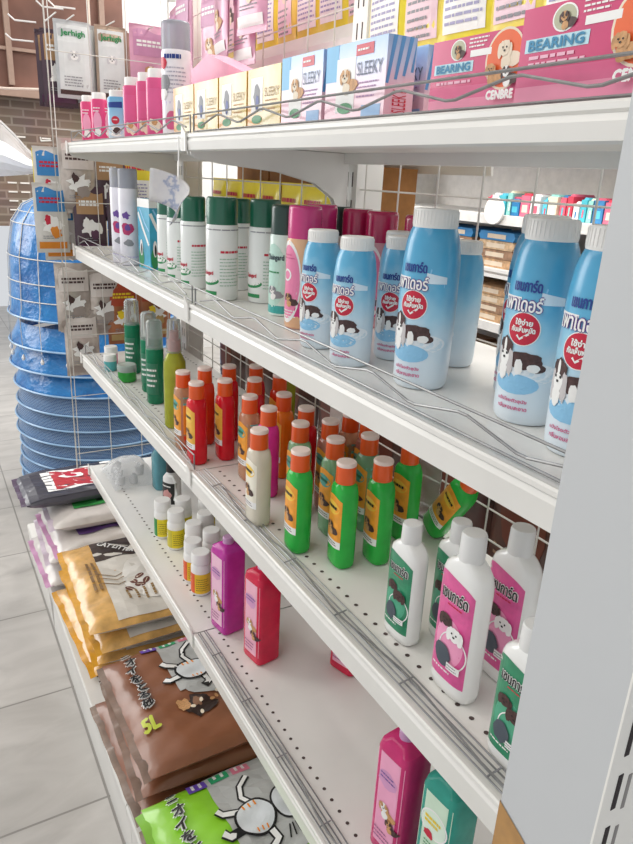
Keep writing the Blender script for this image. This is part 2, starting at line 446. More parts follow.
K_wht = make_gel(mat('milky_white_gel', '#ebe4d2', .2, trans=.25, coat=.5), 'white')
K_clr = make_gel(mat('clear_red_gel', '#e8b08a', .12, trans=.55, coat=.5), 'orange', True, mat('red_base_gel', '#dd4a2c', .2))
K_clg = make_gel(mat('clear_green_gel', '#9fd6a8', .12, trans=.55, coat=.5), 'orange', True, mat('green_base_gel', '#2fae4a', .2))
K_clb = make_gel(mat('clear_brown_gel', '#c98a78', .12, trans=.5, coat=.5), 'orange', True, mat('brown_base_gel', '#b06048', .2))

# --- white shampoo bottles
shampoo_white = mat('glossy_white_plastic', '#efefec', .22, coat=.6, noise=.01)
def make_shampoo(labm, inner, faceA, faceB, h=.19, rx=.031, ry=.0165):
    t = empty('shampoo_bottle')
    prof = [(0, rx*.86, ry*.8), (.003, rx*.96, ry*.95), (h*.06, rx, ry), (h*.3, rx, ry), (h*.70, rx, ry), (h*.745, rx*.97, ry), (h*.785, rx*.87, ry*.98), (h*.82, rx*.64, ry*.92), (h*.84, .0135, .0135), (h*.85, .0125, .0125)]
    body_mb(prof, shampoo_white, 2.9, 36).build('body', t, True)
    c = MB(); r = .0138
    c.loft([ring(h*.843, r, r, 2, 28), ring(h*.86, r, r, 2, 28), ring(h*.985, r*.96, r*.96, 2, 28), ring(h, r*.88, r*.88, 2, 28)], mat('milky_cap', '#e2e2e0', .3, noise=.02)); c.build('cap', t, True)
    a = Art(flat_map(prof, 2.9)); w = rx*.84
    n = 12; z0, z1 = h*.12, h*.74
    pts = []
    a.rect(-w, z0, w, z1, labm, 1, 12, 6, top=lambda q: .010*(q-.5)*-1.0-.006*(2*q-1)**4)
    a.rect(-w, z0+.002, w, z0-.004, labm, .9, 10, 1)
    a.ell(0, h*.34, w*.8, .028, inner, 1.4, n=26)
    a.text('เชนการ์ด', .001, h*.635, .014, WHITE, 3, w=w*1.45, bold=.0012); a.text('เชนการ์ด', .001, h*.635, .014, BLACK, 5, w=w*1.45, bold=.0003)
    a.lines(-w*.3, h*.56, w*.7, h*.585, 1, RED if labm is not None else WHITE, 3)
    dog(a, -.008, h*.47, .014, faceA, faceA, 3, body=False); dog(a, .009, h*.42, .016, faceB, faceB, 8, ears=faceB, body=False)
    a.ell(-.006, h*.25, .012, .014, mat('slate_fur', '#4d5660', .5), 6, jag=.1)
    a.rect(.004, h*.19, .022, h*.235, WHITE, 12, 4, 1)
    a.lines(.005, h*.195, .021, h*.23, 2, GREYP, 13)
    a.ell(.006, h*.3, .02, .022, WHITE, 2.6, ring=.93, n=26)
    a.lines(-w*.8, h*.14, w*.6, h*.17, 1, WHITE, 3)
    a.build('label_print', t)
    return fin(t)
K_shp = make_shampoo(mat('pink_label', '#df5a9a', .35, coat=.3, noise=.15, nscale=60), mat('pale_pink_label', '#ef9cc0', .4), BROWN, WHITE)
K_shg = make_shampoo(mat('green_label', '#2c8a63', .35, coat=.3, noise=.2, nscale=60), mat('teal_green_label', '#4fa583', .4), BROWN, BROWN)

# --- pill bottles
def make_pill(labm, sidem, h=.102, R=.0222):
    t = empty('pill_bottle')
    prof = [(0, R*.93, R*.93), (.002, R, R), (h*.3, R, R), (h*.66, R, R), (h*.72, R*.9, R*.9), (h*.76, R*.8, R*.8)]
    wp = mat('white_pill_plastic', '#ecebe8', .35, noise=.01)
    body_mb(prof, wp, 2, 28).build('body', t, True)
    c = MB(); r = R*.92; c.loft([ring(h*.75, r, r), ring(h*.76, r*1.04, r*1.04), ring(h*.97, r*1.02, r*1.02), ring(h, r*.93, r*.93)], wp); c.build('cap', t, True)
    a = Art(round_map(prof)); a.rect(-1.2*R, h*.06, 2.6*R, h*.54, labm, 1, 20, 1); a.rect(-2.6*R, h*.06, .35*R, h*.54, sidem, 1.5, 16, 1)
    a.lines(.5*R, h*.12, 1.9*R, h*.44, 6, mat('ochre_print', '#8f7c22', .5), 2.5, .3)
    a.lines(-1.2*R, h*.3, -.1*R, h*.44, 2, WHITE, 2.5, .5)
    a.build('label_print', t); return fin(t)
K_pilg = make_pill(mat('yellow_label2', '#e6d32a', .4), mat('green_label2', '#2b8a42', .4))
K_pily = make_pill(mat('yellow_label3', '#e4d02a', .4), mat('lemon_label', '#cdbf3a', .4))
K_pilr = make_pill(mat('yellow_label4', '#eac128', .4), mat('red_label2', '#e25a28', .4))
K_pild = make_pill(mat('olive_label', '#8d7c28', .4), mat('dark_brown_label', '#3a2018', .4))

# --- tall translucent box bottles
def make_jug(gelm, labm, h=.212, rx=.0295, ry=.0265, greenlab=False):
    t = empty('box_bottle')
    prof = [(0, rx*.9, ry*.88), (.003, rx*.98, ry*.98), (h*.03, rx, ry), (h*.4, rx, ry), (h*.84, rx, ry), (h*.89, rx*.9, ry*.92), (h*.925, rx*.55, ry*.6), (h*.94, .010, .010)]
    body_mb(prof, gelm, 6, 40).build('body', t, True)
    c = MB(); c.loft([ring(h*.935, .011, .011), ring(h*.99, .011, .011), ring(h, .009, .009)], mat('lilac_cap', '#c99bc4', .3)); c.build('cap', t, True)
    a = Art(flat_map(prof, 6)); w = rx*.86
    a.rect(-w, h*.09, w, h*.83, labm, 1, 6, 6)
    if greenlab:
        a.ell(0, h*.62, w*.9, .022, WHITE, 1.5, ring=.9, n=24); a.ell(0, h*.62, w*.8, .020, mat('mint_label', '#dff0df', .4), 1.6, n=24)
        a.lines(-w*.6, h*.6, w*.6, h*.67, 2, YELLOWP, 3, .6); a.ell(-.006, h*.53, .008, .007, RED, 3, jag=.2); a.lines(-w*.5, h*.4, w*.7, h*.48, 3, GREENP, 3)
    else:
        a.ell(-.002, h*.64, w*.7, .014, mat('lilac_label', '#d79ac4', .4), 1.5, jag=.1); a.lines(-w*.6, h*.63, w*.6, h*.69, 2, PURPLE, 3)
        dog(a, -.003, h*.42, .013, TANF, WHITE, 3); dog(a, .010, h*.33, .010, BROWN, TANF, 7)
        a.lines(-w*.7, h*.12, w*.5, h*.22, 3, mat('mauve_print', '#a05a88', .5), 3)
    a.build('label_print', t); return fin(t)
K_jm = make_jug(gelmat('violet_gel', '#d443b2', .3), mat('pink_white_label', '#eebfd4', .4))
K_jr = make_jug(gelmat('scarlet_gel', '#ee3358', .3), mat('pink_white_label2', '#efb3c6', .4))
K_jp = make_jug(gelmat('cerise_gel', '#d93a7c', .2), mat('rose_label', '#f0a6c6', .4))
K_jt = make_jug(gelmat('teal_gel', '#3fae9c', .3), mat('mint_label2', '#cfe6cf', .4), greenlab=True)

# --- cartons
def make_box(name, w, d, h, m, front=None, side=None, top=None, sm=None):
    t = empty(name); b = MB(); b.box((-w/2, -d/2, 0), (w/2, d/2, h), m); b.build('carton', t)
    a = Art(lambda u, v, e: (u, -d/2-e, v))
    if front: front(a, w, h)
    s = Art(lambda u, v, e: (w/2+e, u, v))
    if side: side(s, d, h)
    if a.mb.v: a.build('front_print', t)
    if s.mb.v: s.build('side_print', t)
    return t
magenta_card = mat('magenta_card', '#cf3570', .35, coat=.4, noise=.05)
def bear_front(a, w, h):
    a.rect(-w/2, 0, w/2, h*.28, mat('pale_rose_card', '#e58aa8', .4), .5); a.rect(-w/2, h*.24, w/2, h*.4, mat('mid_rose_card', '#d95f8b', .4), .6)
    a.rect(-w*.46, h*.57, -w*.02, h*.70, mat('sky_card', '#bfe3ee', .4), 1)
    a.text('BEARING', -w*.24, h*.635, h*.095, mat('blue_letter', '#2a86b0', .4), 3, w=w*.38, bold=.0004)
    a.ell(-w*.2, h*.85, w*.085, h*.13, WHITE, 1, n=24); a.ell(-w*.2, h*.85, w*.075, h*.115, mat('sage_card', '#b7b79a', .4), 1.3, n=24); dog(a, -w*.2, h*.86, h*.085, BROWN, TANF, 3)
    a.lines(-w*.08, h*.84, w*.14, h*.98, 3, WHITE, 2, .4); a.rect(-w*.06, h*.74, w*.16, h*.82, WHITE, 1.5)
    a.lines(-w*.42, h*.42, -w*.02, h*.55, 2, mat('pale_pink_letter', '#f0b8cc', .4), 2, .5)
    a.ell(w*.3, h*.66, w*.19, h*.36, CREAM, 1, n=30); a.ell(w*.3, h*.66, w*.175, h*.33, mat('vivid_orange_card', '#ee6a35', .4), 1.4, n=30)
    dog(a, w*.30, h*.78, h*.17, CREAM, CREAM, 3); dog(a, w*.19, h*.55, h*.13, TANF, TANF, 8); dog(a, w*.36, h*.50, h*.12, BROWN, WHITE, 12)
    a.text('CENBRE', w*.32, h*.24, h*.1, WHITE, 14, w=w*.26, bold=.0006); a.text('500 ml', w*.38, h*.05, h*.05, BROWN, 3, w=w*.12)
K_bear = fin(make_box('soap_carton', .122, .045, .066, magenta_card, bear_front, lambda a, w, h: a.rect(-w*.4, h*.1, w*.4, h*.3, WHITE, 1)))
sleek_card = mat_ramp('sleek_card', [(0, '#edb3c4'), (.35, '#eecad6'), (.6, '#c9d3ee'), (1, '#7fb2e0')], 'Z', 0, .085, swirl=.5, nscale=25)
def stripes(a, w, h, m):
    for k in range(4):
        u = -w*.5+k*w*.28; a.poly([(u, h*.45+k*.004), (u+w*.1, h*.45+k*.004), (min(w*.5, u+w*.32), h), (min(w*.5, u+w*.18), h)], m, 1)
def sleek_front(a, w, h):
    a.rect(-w*.5, h*.55, -w*.28, h, mat('cyan_card', '#6fb8e2', .4), .8); a.rect(-w*.3, h*.15, w*.02, h*.82, WHITE, 1)
    dog(a, -w*.14, h*.6, h*.16, TANF, CREAM, 3); a.ell(-w*.13, h*.2, w*.13, h*.07, GREENP, 3)
    a.rect(w*.02, h*.82, w*.3, h*.95, RED, 1.5); a.lines(w*.05, h*.85, w*.28, h*.92, 1, WHITE, 3)
    a.text('SLEEKY', w*.25, h*.66, h*.16, mat('grey_blue_letter', '#55607a', .4), 3, w=w*.4); a.lines(w*.06, h*.3, w*.42, h*.52, 4, mat('mauve2', '#b690b8', .5), 2, .35)
    a.rect(w*.15, 0, w*.45, h*.22, mat('blue_band', '#8fb6de', .4), 1)
def sleek_side(a, w, h):
    stripes(a, w, h, mat('stripe_blue', '#5f9fd6', .4)); a.text('SLEEKY', 0, h*.25, h*.22, RED, 3, w=w*.6, rot=PI/2)
K_sleek = fin(make_box('treat_carton', .105, .035, .078, sleek_card, sleek_front, sleek_side))
gold_card = mat_ramp('gold_card', [(0, '#e3a04c'), (.35, '#e2bd78'), (.6, '#e0cf9a'), (1, '#cfae3e')], 'X', -.05, .05, swirl=.6, nscale=30)
def gold_front(a, w, h):
    a.rect(-w*.38, h*.3, -w*.02, h*.85, WHITE, 1); a.ell(-w*.2, h*.55, w*.1, h*.2, GREYP, 2, jag=.2); a.ell(-w*.18, h*.45, w*.05, h*.12, DKBLUE, 3, jag=.2)
    a.text('SLEEKY', w*.25, h*.6, h*.14, mat('bronze_letter', '#a07a3c', .4), 3, w=w*.42); a.lines(w*.06, h*.3, w*.42, h*.5, 3, TANF, 2, .35); a.ell(-w*.2, h*.18, w*.16, h*.07, GREENP, 2)
K_gold = fin(make_box('treat_carton', .098, .034, .075, gold_card, gold_front, lambda a, w, h: a.lines(-w*.3, h*.2, w*.3, h*.8, 5, TANF, 2)))

# --- pouches (flat hanging packs) : front faces -y, hung from the top, origin at bottom centre
def make_pouch(name, w, h, d, m, dec=None, crimp=None, wr=.0):
    t = empty(name); b = MB(); nx, nz = 10, 16; rnd = random.Random(w*1000+h*77)
    wob = [[rnd.uniform(-1, 1)*wr for _ in range(nx+1)] for _ in range(nz+1)]
    def half(u, v):
        x = min(1, abs(2*u/w)); z = abs(2*v/h-1); zz = min(1, z/.9)
        return d/2*max(0, (1-x**3))**.6*max(0, (1-zz**4))**.6
    for s in (-1, 1):
        vs = [((i/nx-.5)*w, s*(half((i/nx-.5)*w, k/nz*h)+.0004+(wob[k][i] if s < 0 else 0)), k/nz*h) for k in range(nz+1) for i in range(nx+1)]
        fs = [(k*(nx+1)+i, k*(nx+1)+i+1, (k+1)*(nx+1)+i+1, (k+1)*(nx+1)+i) for k in range(nz) for i in range(nx)]
        b.add(vs, fs, m)
    b.build('pouch_body', t, True, fix=False)
    cm = crimp or m
    for z0, z1 in ((0, h*.045), (h*.955, h)):
        cr = MB(); cr.box((-w/2, -.0009, z0), (w/2, .0009, z1), cm)
        for k in range(4): cr.box((-w/2, -.0014, z0+(z1-z0)*k/4), (w/2, .0014, z0+(z1-z0)*(k+.5)/4), cm)
        cr.build('crimp_seal', t)
    a = Art(lambda u, v, e: (u, -half(u, v)-.0012-e-wr, v))
    if dec: dec(a, w, h); a.build('front_print', t)
    return fin(t)
foil = mat('silver_foil', '#c9cccd', .3, metal=.35, noise=.12, nscale=25, bump=.2)
def dec_jer(a, w, h):
    a.rect(-w*.42, h*.08, w*.42, h*.94, mat('pale_foil_print', '#dfe3e2', .35), 1); a.text('Jerhigh', 0, h*.83, h*.095, GREENP, 3, w=w*.66, bold=.0006)
    dog(a, 0, h*.56, w*.23, mat('pale_grey_fur', '#cfd0d2', .5), WHITE, 3, body=False); a.rect(-w*.42, h*.05, w*.42, h*.11, BROWN, 2); a.lines(-w*.3, h*.15, w*.3, h*.3, 4, GREYP, 2)
K_jer = make_pouch('treat_pouch', .095, .19, .014, foil, dec_jer)
K_jerb = make_pouch('treat_pouch', .085, .19, .014, mat('tan_foil', '#b59f8c', .35, metal=.3, noise=.2, nscale=25, bump=.2), dec_jer)
def dec_gen(c1, c2, word, wc, pet=True):
    def f(a, w, h):
        a.rect(-w*.42, h*.6, w*.42, h*.92, c1, 1, top=lambda t: .006*math.sin(t*6)); a.lines(-w*.34, h*.71, w*.34, h*.81, 2, wc, 3, .6)
        if pet: dog(a, 0, h*.42, w*.2, TANF, CREAM, 3)
        else: a.ell(0, h*.4, w*.3, h*.12, WHITE, 2, jag=.35, n=22); a.ell(w*.1, h*.3, w*.16, h*.08, c2, 3, jag=.3); a.ell(-w*.12, h*.48, w*.1, h*.07, wc, 4, jag=.3)
        a.rect(-w*.42, h*.06, w*.42, h*.16, c2, 1); a.lines(-w*.3, h*.2, w*.3, h*.26, 2, GREYP, 2)
    return f
K_pinkp = make_pouch('treat_pouch', .11, .2, .02, mat('pale_pink_film', '#dfa3bd', .3, coat=.4, noise=.2, nscale=14, bump=.2), dec_gen(mat('mauve_film', '#c98db0', .4), WHITE, 'Snack', WHITE))
K_yel = make_pouch('treat_pouch', .115, .19, .02, mat('yellow_film', '#ecd92e', .3, coat=.4, noise=.12, nscale=14, bump=.2), lambda a, w, h: (a.rect(-w*.36, h*.1, w*.36, h*.62, WHITE, 1), a.lines(-w*.32, h*.14, w*.32, h*.58, 9, mat('lav_print', '#a7a4c8', .5), 2, .4, .1), a.lines(-w*.32, h*.74, w*.32, h*.84, 1, RED, 3, .5)))
K_yelp = make_pouch('treat_pouch', .105, .19, .02, mat('yellow_pink_film', '#efd95a', .3, coat=.4, noise=.12, nscale=14, bump=.2), lambda a, w, h: (a.rect(-w*.36, h*.1, w*.36, h*.9, mat('pale_rose_film', '#eccbd6', .4), 1), a.lines(-w*.3, h*.1, w*.3, h*.4, 5, GREYP, 2, .35), dog(a, 0, h*.6, w*.2, BROWN, CREAM, 3)))
K_brn = make_pouch('treat_pouch', .09, .19, .018, mat('aubergine_film', '#4b3441', .35, coat=.3, noise=.3, nscale=14, bump=.2), dec_gen(mat('tan_film', '#b08a62', .4), mat('plum_film', '#5a3350', .4), 'Beef', WHITE, False))
K_org = make_pouch('treat_pouch', .10, .2, .02, mat('orange_brown_film', '#a8663d', .35, coat=.3, noise=.4, nscale=14, bump=.3), dec_gen(mat('rust_film', '#b0482a', .4), mat('khaki_film', '#b89a62', .4), 'Meat', YELLOWP, False))
K_sil = make_pouch('treat_pouch', .10, .2, .03, mat('crinkled_clear_film', '#c8bdb4', .2, metal=.25, noise=.35, nscale=18, bump=.8), dec_gen(mat('frost_film', '#dcd3cc', .3), mat('grey_film', '#9f938c', .4), 'Bone', BROWN, False), wr=.003)
K_mul = make_pouch('treat_pouch', .09, .19, .018, mat('white_multi_film', '#d9d6d0', .35, noise=.15, nscale=14, bump=.2), dec_gen(mat('sky_film', '#3a86c4', .4), mat('amber_film', '#e08a2a', .4), 'Fish', RED, False))

# ================================================================== SHELVING
steel = mat('white_shelf_steel', '#e6e4df', .38, coat=.2, noise=.035, nscale=9)
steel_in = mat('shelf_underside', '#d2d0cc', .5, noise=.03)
wire_m = mat('grey_wire', '#8f8f8f', .35, metal=.6, noise=.15, nscale=60)
wire_w = mat('white_wire', '#d9d6cf', .4, noise=.05)
dark = mat('dark_hole', '#4d3f3c', .8)
XN, XJ, XF = -.186, -1.124, -2.062
DEP = .305
def shelf(parent, x0, x1, z, y0=0., face=.036, y1=DEP, holes=True, guard='up', brackets=(True, True), fence_ph=0.):
    g = .0015; x0 += g; x1 -= g
    b = MB()
    # folded tray: bead on the front, slanted price face, thin top, rear hem
    prof = [(y0+.006, z-.001), (y0+.005, z+.0005), (y0+.001, z+.001), (y0-.001, z-.001), (y0-.001, z-.005), (y0+.0015, z-.007), (y0-.001, z-.012), (y0+.001, z-face), (y0+.007, z-face-.002), (y0+.007, z-face+.003), (y0+.012, z-.012), (y1-.012, z-.012), (y1-.012, z-.03), (y1, z-.03), (y1, z-.001)]
    b.prism(prof, 'x', x0, x1, steel)
    for xs in (x0, x1-.0015):   # folded end lips
        b.box((xs, y0+.012, z-.028), (xs+.0015, y1, z-.002), steel_in)
    if holes:
        n = int((x1-x0-.03)/.0225)
        for k in range(n):
            x = x0+.02+k*.0225; cy = y0+.05
            b.add([(x+.003*math.cos(a*PI/4), cy+.003*math.sin(a*PI/4), z-.0006) for a in range(8)], [tuple(range(8))], dark)
        for k in range(n):
            x = x0+.02+k*.0225; cy = y1-.03
            b.add([(x+.003*math.cos(a*PI/4), cy+.003*math.sin(a*PI/4), z-.0006) for a in range(8)], [tuple(range(8))], dark)
    sh = b.build('shelf', parent, fix=True)
    for s, xe in ((0, x0+.004), (1, x1-.0065)):
        if not brackets[s]: continue
        k = MB(); pr = [(.004, z-.013), (y1-.002, z-.013), (y1-.002, z-.13), (y1-.012, z-.13), (y1-.03, z-.09), (y1-.07, z-.065), (y1-.14, z-.05), (.06, z-.042), (.015, z-.036), (.004, z-.030)]
        k.prism([(y0*0+p[0], p[1]) for p in pr], 'x', xe, xe+.0025, steel); k.build('bracket', sh)
    # joint hook plates at the front corners
    if guard:
        w = MB(); r = .0014
        if guard == 'up':
            ya, za, zb = y0+.010, z+.028, z+.0035
            tp = [(x0+.006, ya, za), (x1-.006, ya, za)]
            w.tube(tp, r, wire_m); w.tube([(x0+.006, ya, zb), (x1-.006, ya, zb)], r, wire_m)
            n = int((x1-x0)/.0735); P = []
            for k in range(n+1):
                x = x1-.012-(k+fence_ph)*.0735
                if x < x0+.006: break
                P.append((x, ya-.0028, z+(.024 if k % 2 else .0095)))
            Q = []
            for a, c in zip(P, P[1:]):     # soften the bends
                a, c = Vector(a), Vector(c); Q += [a.lerp(c, .08), a.lerp(c, .92)]
            w.tube(Q, r, wire_m)
            for xe in (x0+.006, x1-.006): w.tube([(xe, ya, z-.001), (xe, ya, za)], r, wire_m)
        else:      # guard folded down behind the lip
            def bow(t): return .004*math.sin(t*PI)
            for j, (yy, zz) in enumerate(((y0+.009, z+.002), (y0+.013, z+.002), (y0+.0225, z+.003), (y0+.0255, z+.0055))):
                w.tube([(x0+.006+(x1-x0-.012)*t/12, yy+bow(t/12)*(j % 2), zz) for t in range(13)], .0011, wire_m, 5)
            n = int((x1-x0)/.14)
            P = [(x1-.01-(k)*.14, y0+(.011 if k % 2 else .024), z+.0075) for k in range(n+1) if x1-.01-k*.14 > x0]
            Q = []
            for a, c in zip(P, P[1:]): a, c = Vector(a), Vector(c); Q += [a.lerp(c, .1), a.lerp(c, .9)]
            w.tube(Q, .0012, wire_m, 5)
            for k in range(n+1):
                x = x1-.01-k*.14
                if x > x0: w.tube([(x, y0+.008, z+.004), (x, y0+.027, z+.0065)], .0011, wire_m, 5)
        w.build('wire_guard', sh)
    return sh
ZT, Z2, Z3, Z4, ZD = 1.516, 1.246, .932, .568, .184
def unit(x0, x1, label, first, nearend):
    t = empty('shelving_unit', ((x0+x1)/2, .15, 0)); off = Vector((-(x0+x1)/2, -.15, 0))
    piv = t
    objs = []
    objs.append(shelf(t, x0, x1, ZT, 0, .024, holes=False, guard='up'))
    objs.append(shelf(t, x0, x1, Z2, 0, .036, holes=False, guard='up', fence_ph=.15))
    objs.append(shelf(t, x0, x1, Z3, 0, .040, holes=True, guard='down' if nearend else 'up'))
    objs.append(shelf(t, x0, x1, Z4, 0, .040, holes=True, guard='down' if nearend else None))
    d = MB()      # base deck and kick plate
    d.prism([(-.152, ZD), (-.155, ZD-.006), (-.153, ZD-.04), (-.146, ZD-.05), (-.146, 0.002), (-.142, .002), (-.142, ZD-.012), (DEP, ZD-.012), (DEP, ZD)], 'x', x0+.0015, x1-(.056 if nearend else .0015), steel)
    if True:
        for k in range(int((x1-x0-.09)/.0225)):
            x = x0+.02+k*.0225; cy = -.105
            for cy in (-.115, -.1):
                d.add([(x+.0028*math.cos(a*PI/4), cy+.0028*math.sin(a*PI/4), ZD+.0005) for a in range(8)], [tuple(range(8))], dark)
    objs.append(d.build('base_deck', t))
    # wire grid back
    g = MB(); yb = .318
    for k in range(int((x1-x0)/.1)+1): 
        x = x0+.045+k*.1
        if x < x1-.02: g.tube([(x, yb, ZD+.02), (x, yb, 2.1)], .0016, wire_w, 5)
    z = ZD+.06
    while z < 2.1: g.tube([(x0+.02, yb+.003, z), (x1-.02, yb+.003, z)], .0016, wire_w, 5); z += .05 if z < 1.2 else .1
    objs.append(g.build('wire_grid', t))
    for o in objs: o.location = off
    return t
U1 = unit(XJ, XN, '', True, True); tag(U1, 'white steel gondola shelving bay nearest the camera, holding blue powder and orange capped gel bottles', 'shelving')
U2 = unit(XF, XJ, '', False, False); tag(U2, 'white steel gondola shelving bay at the far end, beside the blue basket stack', 'shelving')
def upright(parent, x, w=.045, y=.325, name='upright'):
    b = MB(); b.box((x-w/2, y-.012, 0), (x+w/2, y+.045, 2.15), steel)
    for k in range(40):
        for s in (-1, 1): b.box((x+s*.008-.0015, y-.0125, .2+k*.048), (x+s*.008+.0015, y-.0119, .225+k*.048), dark)
    o = b.build(name, parent); o.location = Vector((0, 0, 0))-parent.location; return o
upright(U1, XJ); upright(U1, XN-.01); upright(U2, XF+.01)
# triangular hook plates at the joint of the two bays
for z, par in ((ZT, U2), (Z2, U2), (Z3, U2), (Z4, U2)):
    b = MB(); b.prism([(XJ-.011, z+.012), (XJ+.007, z+.0), (XJ+.007, z-.026), (XJ-.013, z-.026)], 'y', -.0042, -.0012, steel)
    o = b.build('joint_plate', par); o.location = Vector((0, 0, 0))-par.location
    b = MB(); b.prism([(XF-.006, z+.006), (XF+.010, z), (XF+.010, z-.026), (XF-.008, z-.030)], 'y', -.0042, -.0012, steel)
    o = b.build('end_plate', par); o.location = Vector((0, 0, 0))-par.location

# grey upright of the neighbouring rack, close to the camera, slots on its right-hand face
grey_paint = mat('pale_grey_paint', '#c9cbcc', .45, noise=.015, nscale=8)
p = empty('rack_post', (-.2, -.065, 0))
b = MB(); b.box((-.0332, -.035, 0), (.0332, .052, 2.3), grey_paint); post = b.build('post', p)
b = MB(); b.box((.0332, -.0352, 0), (.0345, .052, 2.3), mat('white_slotted_steel', '#eeece6', .4, noise=.02)); pl = b.build('slotted_plate', p)
b = MB()
for k in range(52):
    z = .2+k*.04+.004
    b.box((.0344, -.0255, z), (.0349, -.0215, z+.026), mat('slot_black', '#2a2326', .8)); b.box((.0344, -.0155, z-.004), (.0349, -.0125, z+.022), mat('slot_grey', '#8b8886', .8))
b.build('slots', p)
b = MB(); tape = mat('brown_packing_tape', '#b98a4e', .3, coat=.5, noise=.15, nscale=60)
b.add([(-.0335, -.0357, 1.068), (-.0335, -.0357, .99), (.004, -.0357, .99), (.0, -.0357, 1.050), (-.012, -.0357, 1.058)], [(0, 1, 2, 3, 4)], tape)
b.add([(-.0336, -.0357, 1.068), (-.0336, -.0357, .99), (-.0336, .0, .99), (-.0336, .0, 1.068)], [(0, 1, 2, 3)], tape); b.build('packing_tape', p, label='strip of brown packing tape')
tag(p, 'pale grey steel rack post with slotted white side, tall at the right edge', 'post')

# ================================================================== STOCK: second shelf
PW = 'blue and white powder bottles on the second shelf'
K_pow.put((-.587, .082, Z2), 'tall blue powder bottle standing alone in the middle of the second shelf', 'bottle', PW, rz=.32)
K_pow.put((-.452, .108, Z2), 'tall blue powder bottle with long haired dog, second from the grey post', 'bottle', PW, rz=.26)
K_pow.put((-.367, .088, Z2), 'tall blue powder bottle partly hidden by the grey post', 'bottle', PW, rz=.16)
K_pow.put((-.512, .165, Z2), 'tall blue powder bottle half hidden behind the second one from the post', 'bottle', PW, rz=-.1)
K_pows.put((-.786, .063, Z2), 'small blue powder bottle beside the pink capped spray can', 'bottle', PW, rz=.32)
K_pows.put((-.693, .055, Z2), 'small blue powder bottle in the front row, nearer the tall middle one', 'bottle', PW, rz=.45)
K_pows.put((-.700, .126, Z2), 'small dark-shaded blue powder bottle standing behind the front small ones', 'bottle', PW, rz=.5)
K_pows.put((-.647, .182, Z2), 'small shadowed powder bottle standing behind the tall middle bottle', 'bottle', PW, rz=-.6)
K_pows.put((-.770, .175, Z2), 'small blue powder bottle in the third row beneath crimson caps', 'bottle', PW, rz=.4)
def sticker(loc, rz, sub=''):
    pass
SG = 'white spray cans with green caps'
K_green.put((-1.164, .078, Z2), 'white spray can with green cap at the bay joint, larger, nearest the price card', 'spray can', SG, rz=.55)
K_green.put((-1.118, .140, Z2), 'white spray can with green cap standing next to the dark green capped can', 'spray can', SG, rz=.55)
K_greens.put((-1.290, .071, Z2), 'white spray can with green cap standing in front right of the curled price card', 'spray can', SG, rz=.55)
K_greens.put((-1.375, .072, Z2), 'white spray can with green cap, upper half behind the curled price card', 'spray can', SG, rz=.55)
K_greens.put((-1.465, .080, Z2), 'white spray can with green cap beside the turquoise carton', 'spray can', SG, rz=.55)
K_greens.put((-1.26, .15, Z2), 'white spray can with green cap in the second row behind the joint', 'spray can', SG, rz=.1)
K_gard.put((-1.000, .120, Z2), 'pale mint spray can with dark green cap between green and pink caps', 'spray can', rz=.25)
K_pink.put((-.903, .100, Z2), 'pink and peach spray can with bright pink cap in the front row', 'spray can', rz=.1)
K_pink.put((-.962, .162, Z2), 'spray can with bright pink cap directly behind the front pink one', 'spray can', rz=.3)
K_gard.put((-1.0, .215, Z2), 'mint spray can with dark green cap wedged behind the pink capped cans', 'spray can', rz=.4)
K_pinkd.put((-.935, .212, Z2), 'rose spray can with crimson cap, left one behind the small powder bottles', 'spray can', rz=.4)
K_pinkd.put((-.880, .220, Z2), 'rose spray can with crimson cap, right one behind the small powder bottles', 'spray can', rz=.4)
K_pinkd.put((-.790, .225, Z2), 'rose spray can with crimson cap just left of the tall middle powder bottle', 'spray can', rz=.4)
K_tall.put((-1.700, .040, Z2), 'tall white and purple can with clear cap, farthest on the second shelf', 'spray can', rz=.7)
K_tall.put((-1.645, .045, Z2), 'tall white and purple can with clear cap, nearer of the two beside the carton', 'spray can', rz=.8)
def turq(a, w, h):
    a.rect(-w*.5, h*.88, w*.5, h, WHITE, 1); a.line([(-w*.45, h*.8), (-w*.1, h*.6), (w*.4, h*.35)], .007, WHITE, 1); a.line([(-w*.3, h*.86), (w*.1, h*.66), (w*.45, h*.55)], .004, LBLUE, 1.5)
    a.ell(-w*.25, h*.16, w*.22, h*.15, GREENP, 2); a.ell(-w*.22, h*.3, w*.12, h*.12, WHITE, 3); a.ell(-w*.2, h*.28, w*.06, h*.08, BLACK, 4)
o = make_box('turquoise_carton', .06, .042, .152, mat('turquoise_card', '#33a3c4', .35, coat=.3, noise=.2), turq, turq)
o.name = 'flat_carton'; o.location = (-1.575, .078, Z2); o.rotation_euler = (0, 0, .15); tag(o, 'turquoise carton with white swoosh standing beside the tall purple cans', 'carton')

# curled price card hanging from the top shelf joint
b = MB(); n = 14; vs = []; fs = []
for i in range(n+1):
    t = i/n
    for k in range(7):
        q = k/6; bend = math.sin(t*1.9)/math.sin(1.9) if t < .83 else math.sin(.83*1.9)/math.sin(1.9)-(t-.83)*.5
        vs.append((.03*t*t-.012*q, -.052+.055*bend-.03*q*t*t, .045-.036*t**1.4-.052*q+.006*math.sin(q*3)))
for i in range(n):
    for k in range(6): fs.append((i*7+k, i*7+k+1, (i+1)*7+k+1, (i+1)*7+k))
b.add(vs, fs, mat_ramp('printed_card', [(0, '#f1efee'), (.4, '#e9e7ea'), (.5, '#aab4d0'), (.62, '#ece9ea'), (1, '#f3f1ee')], 'Y', -.06, .02, swirl=1.1, nscale=70))
o = b.build('price_card', None, True, loc=(-1.148, 0, 1.417), fix=False); tag(o, 'curled glossy price card hanging below the top shelf at the joint', 'price card')
md = o.modifiers.new('s', 'SOLIDIFY'); md.thickness = .0008
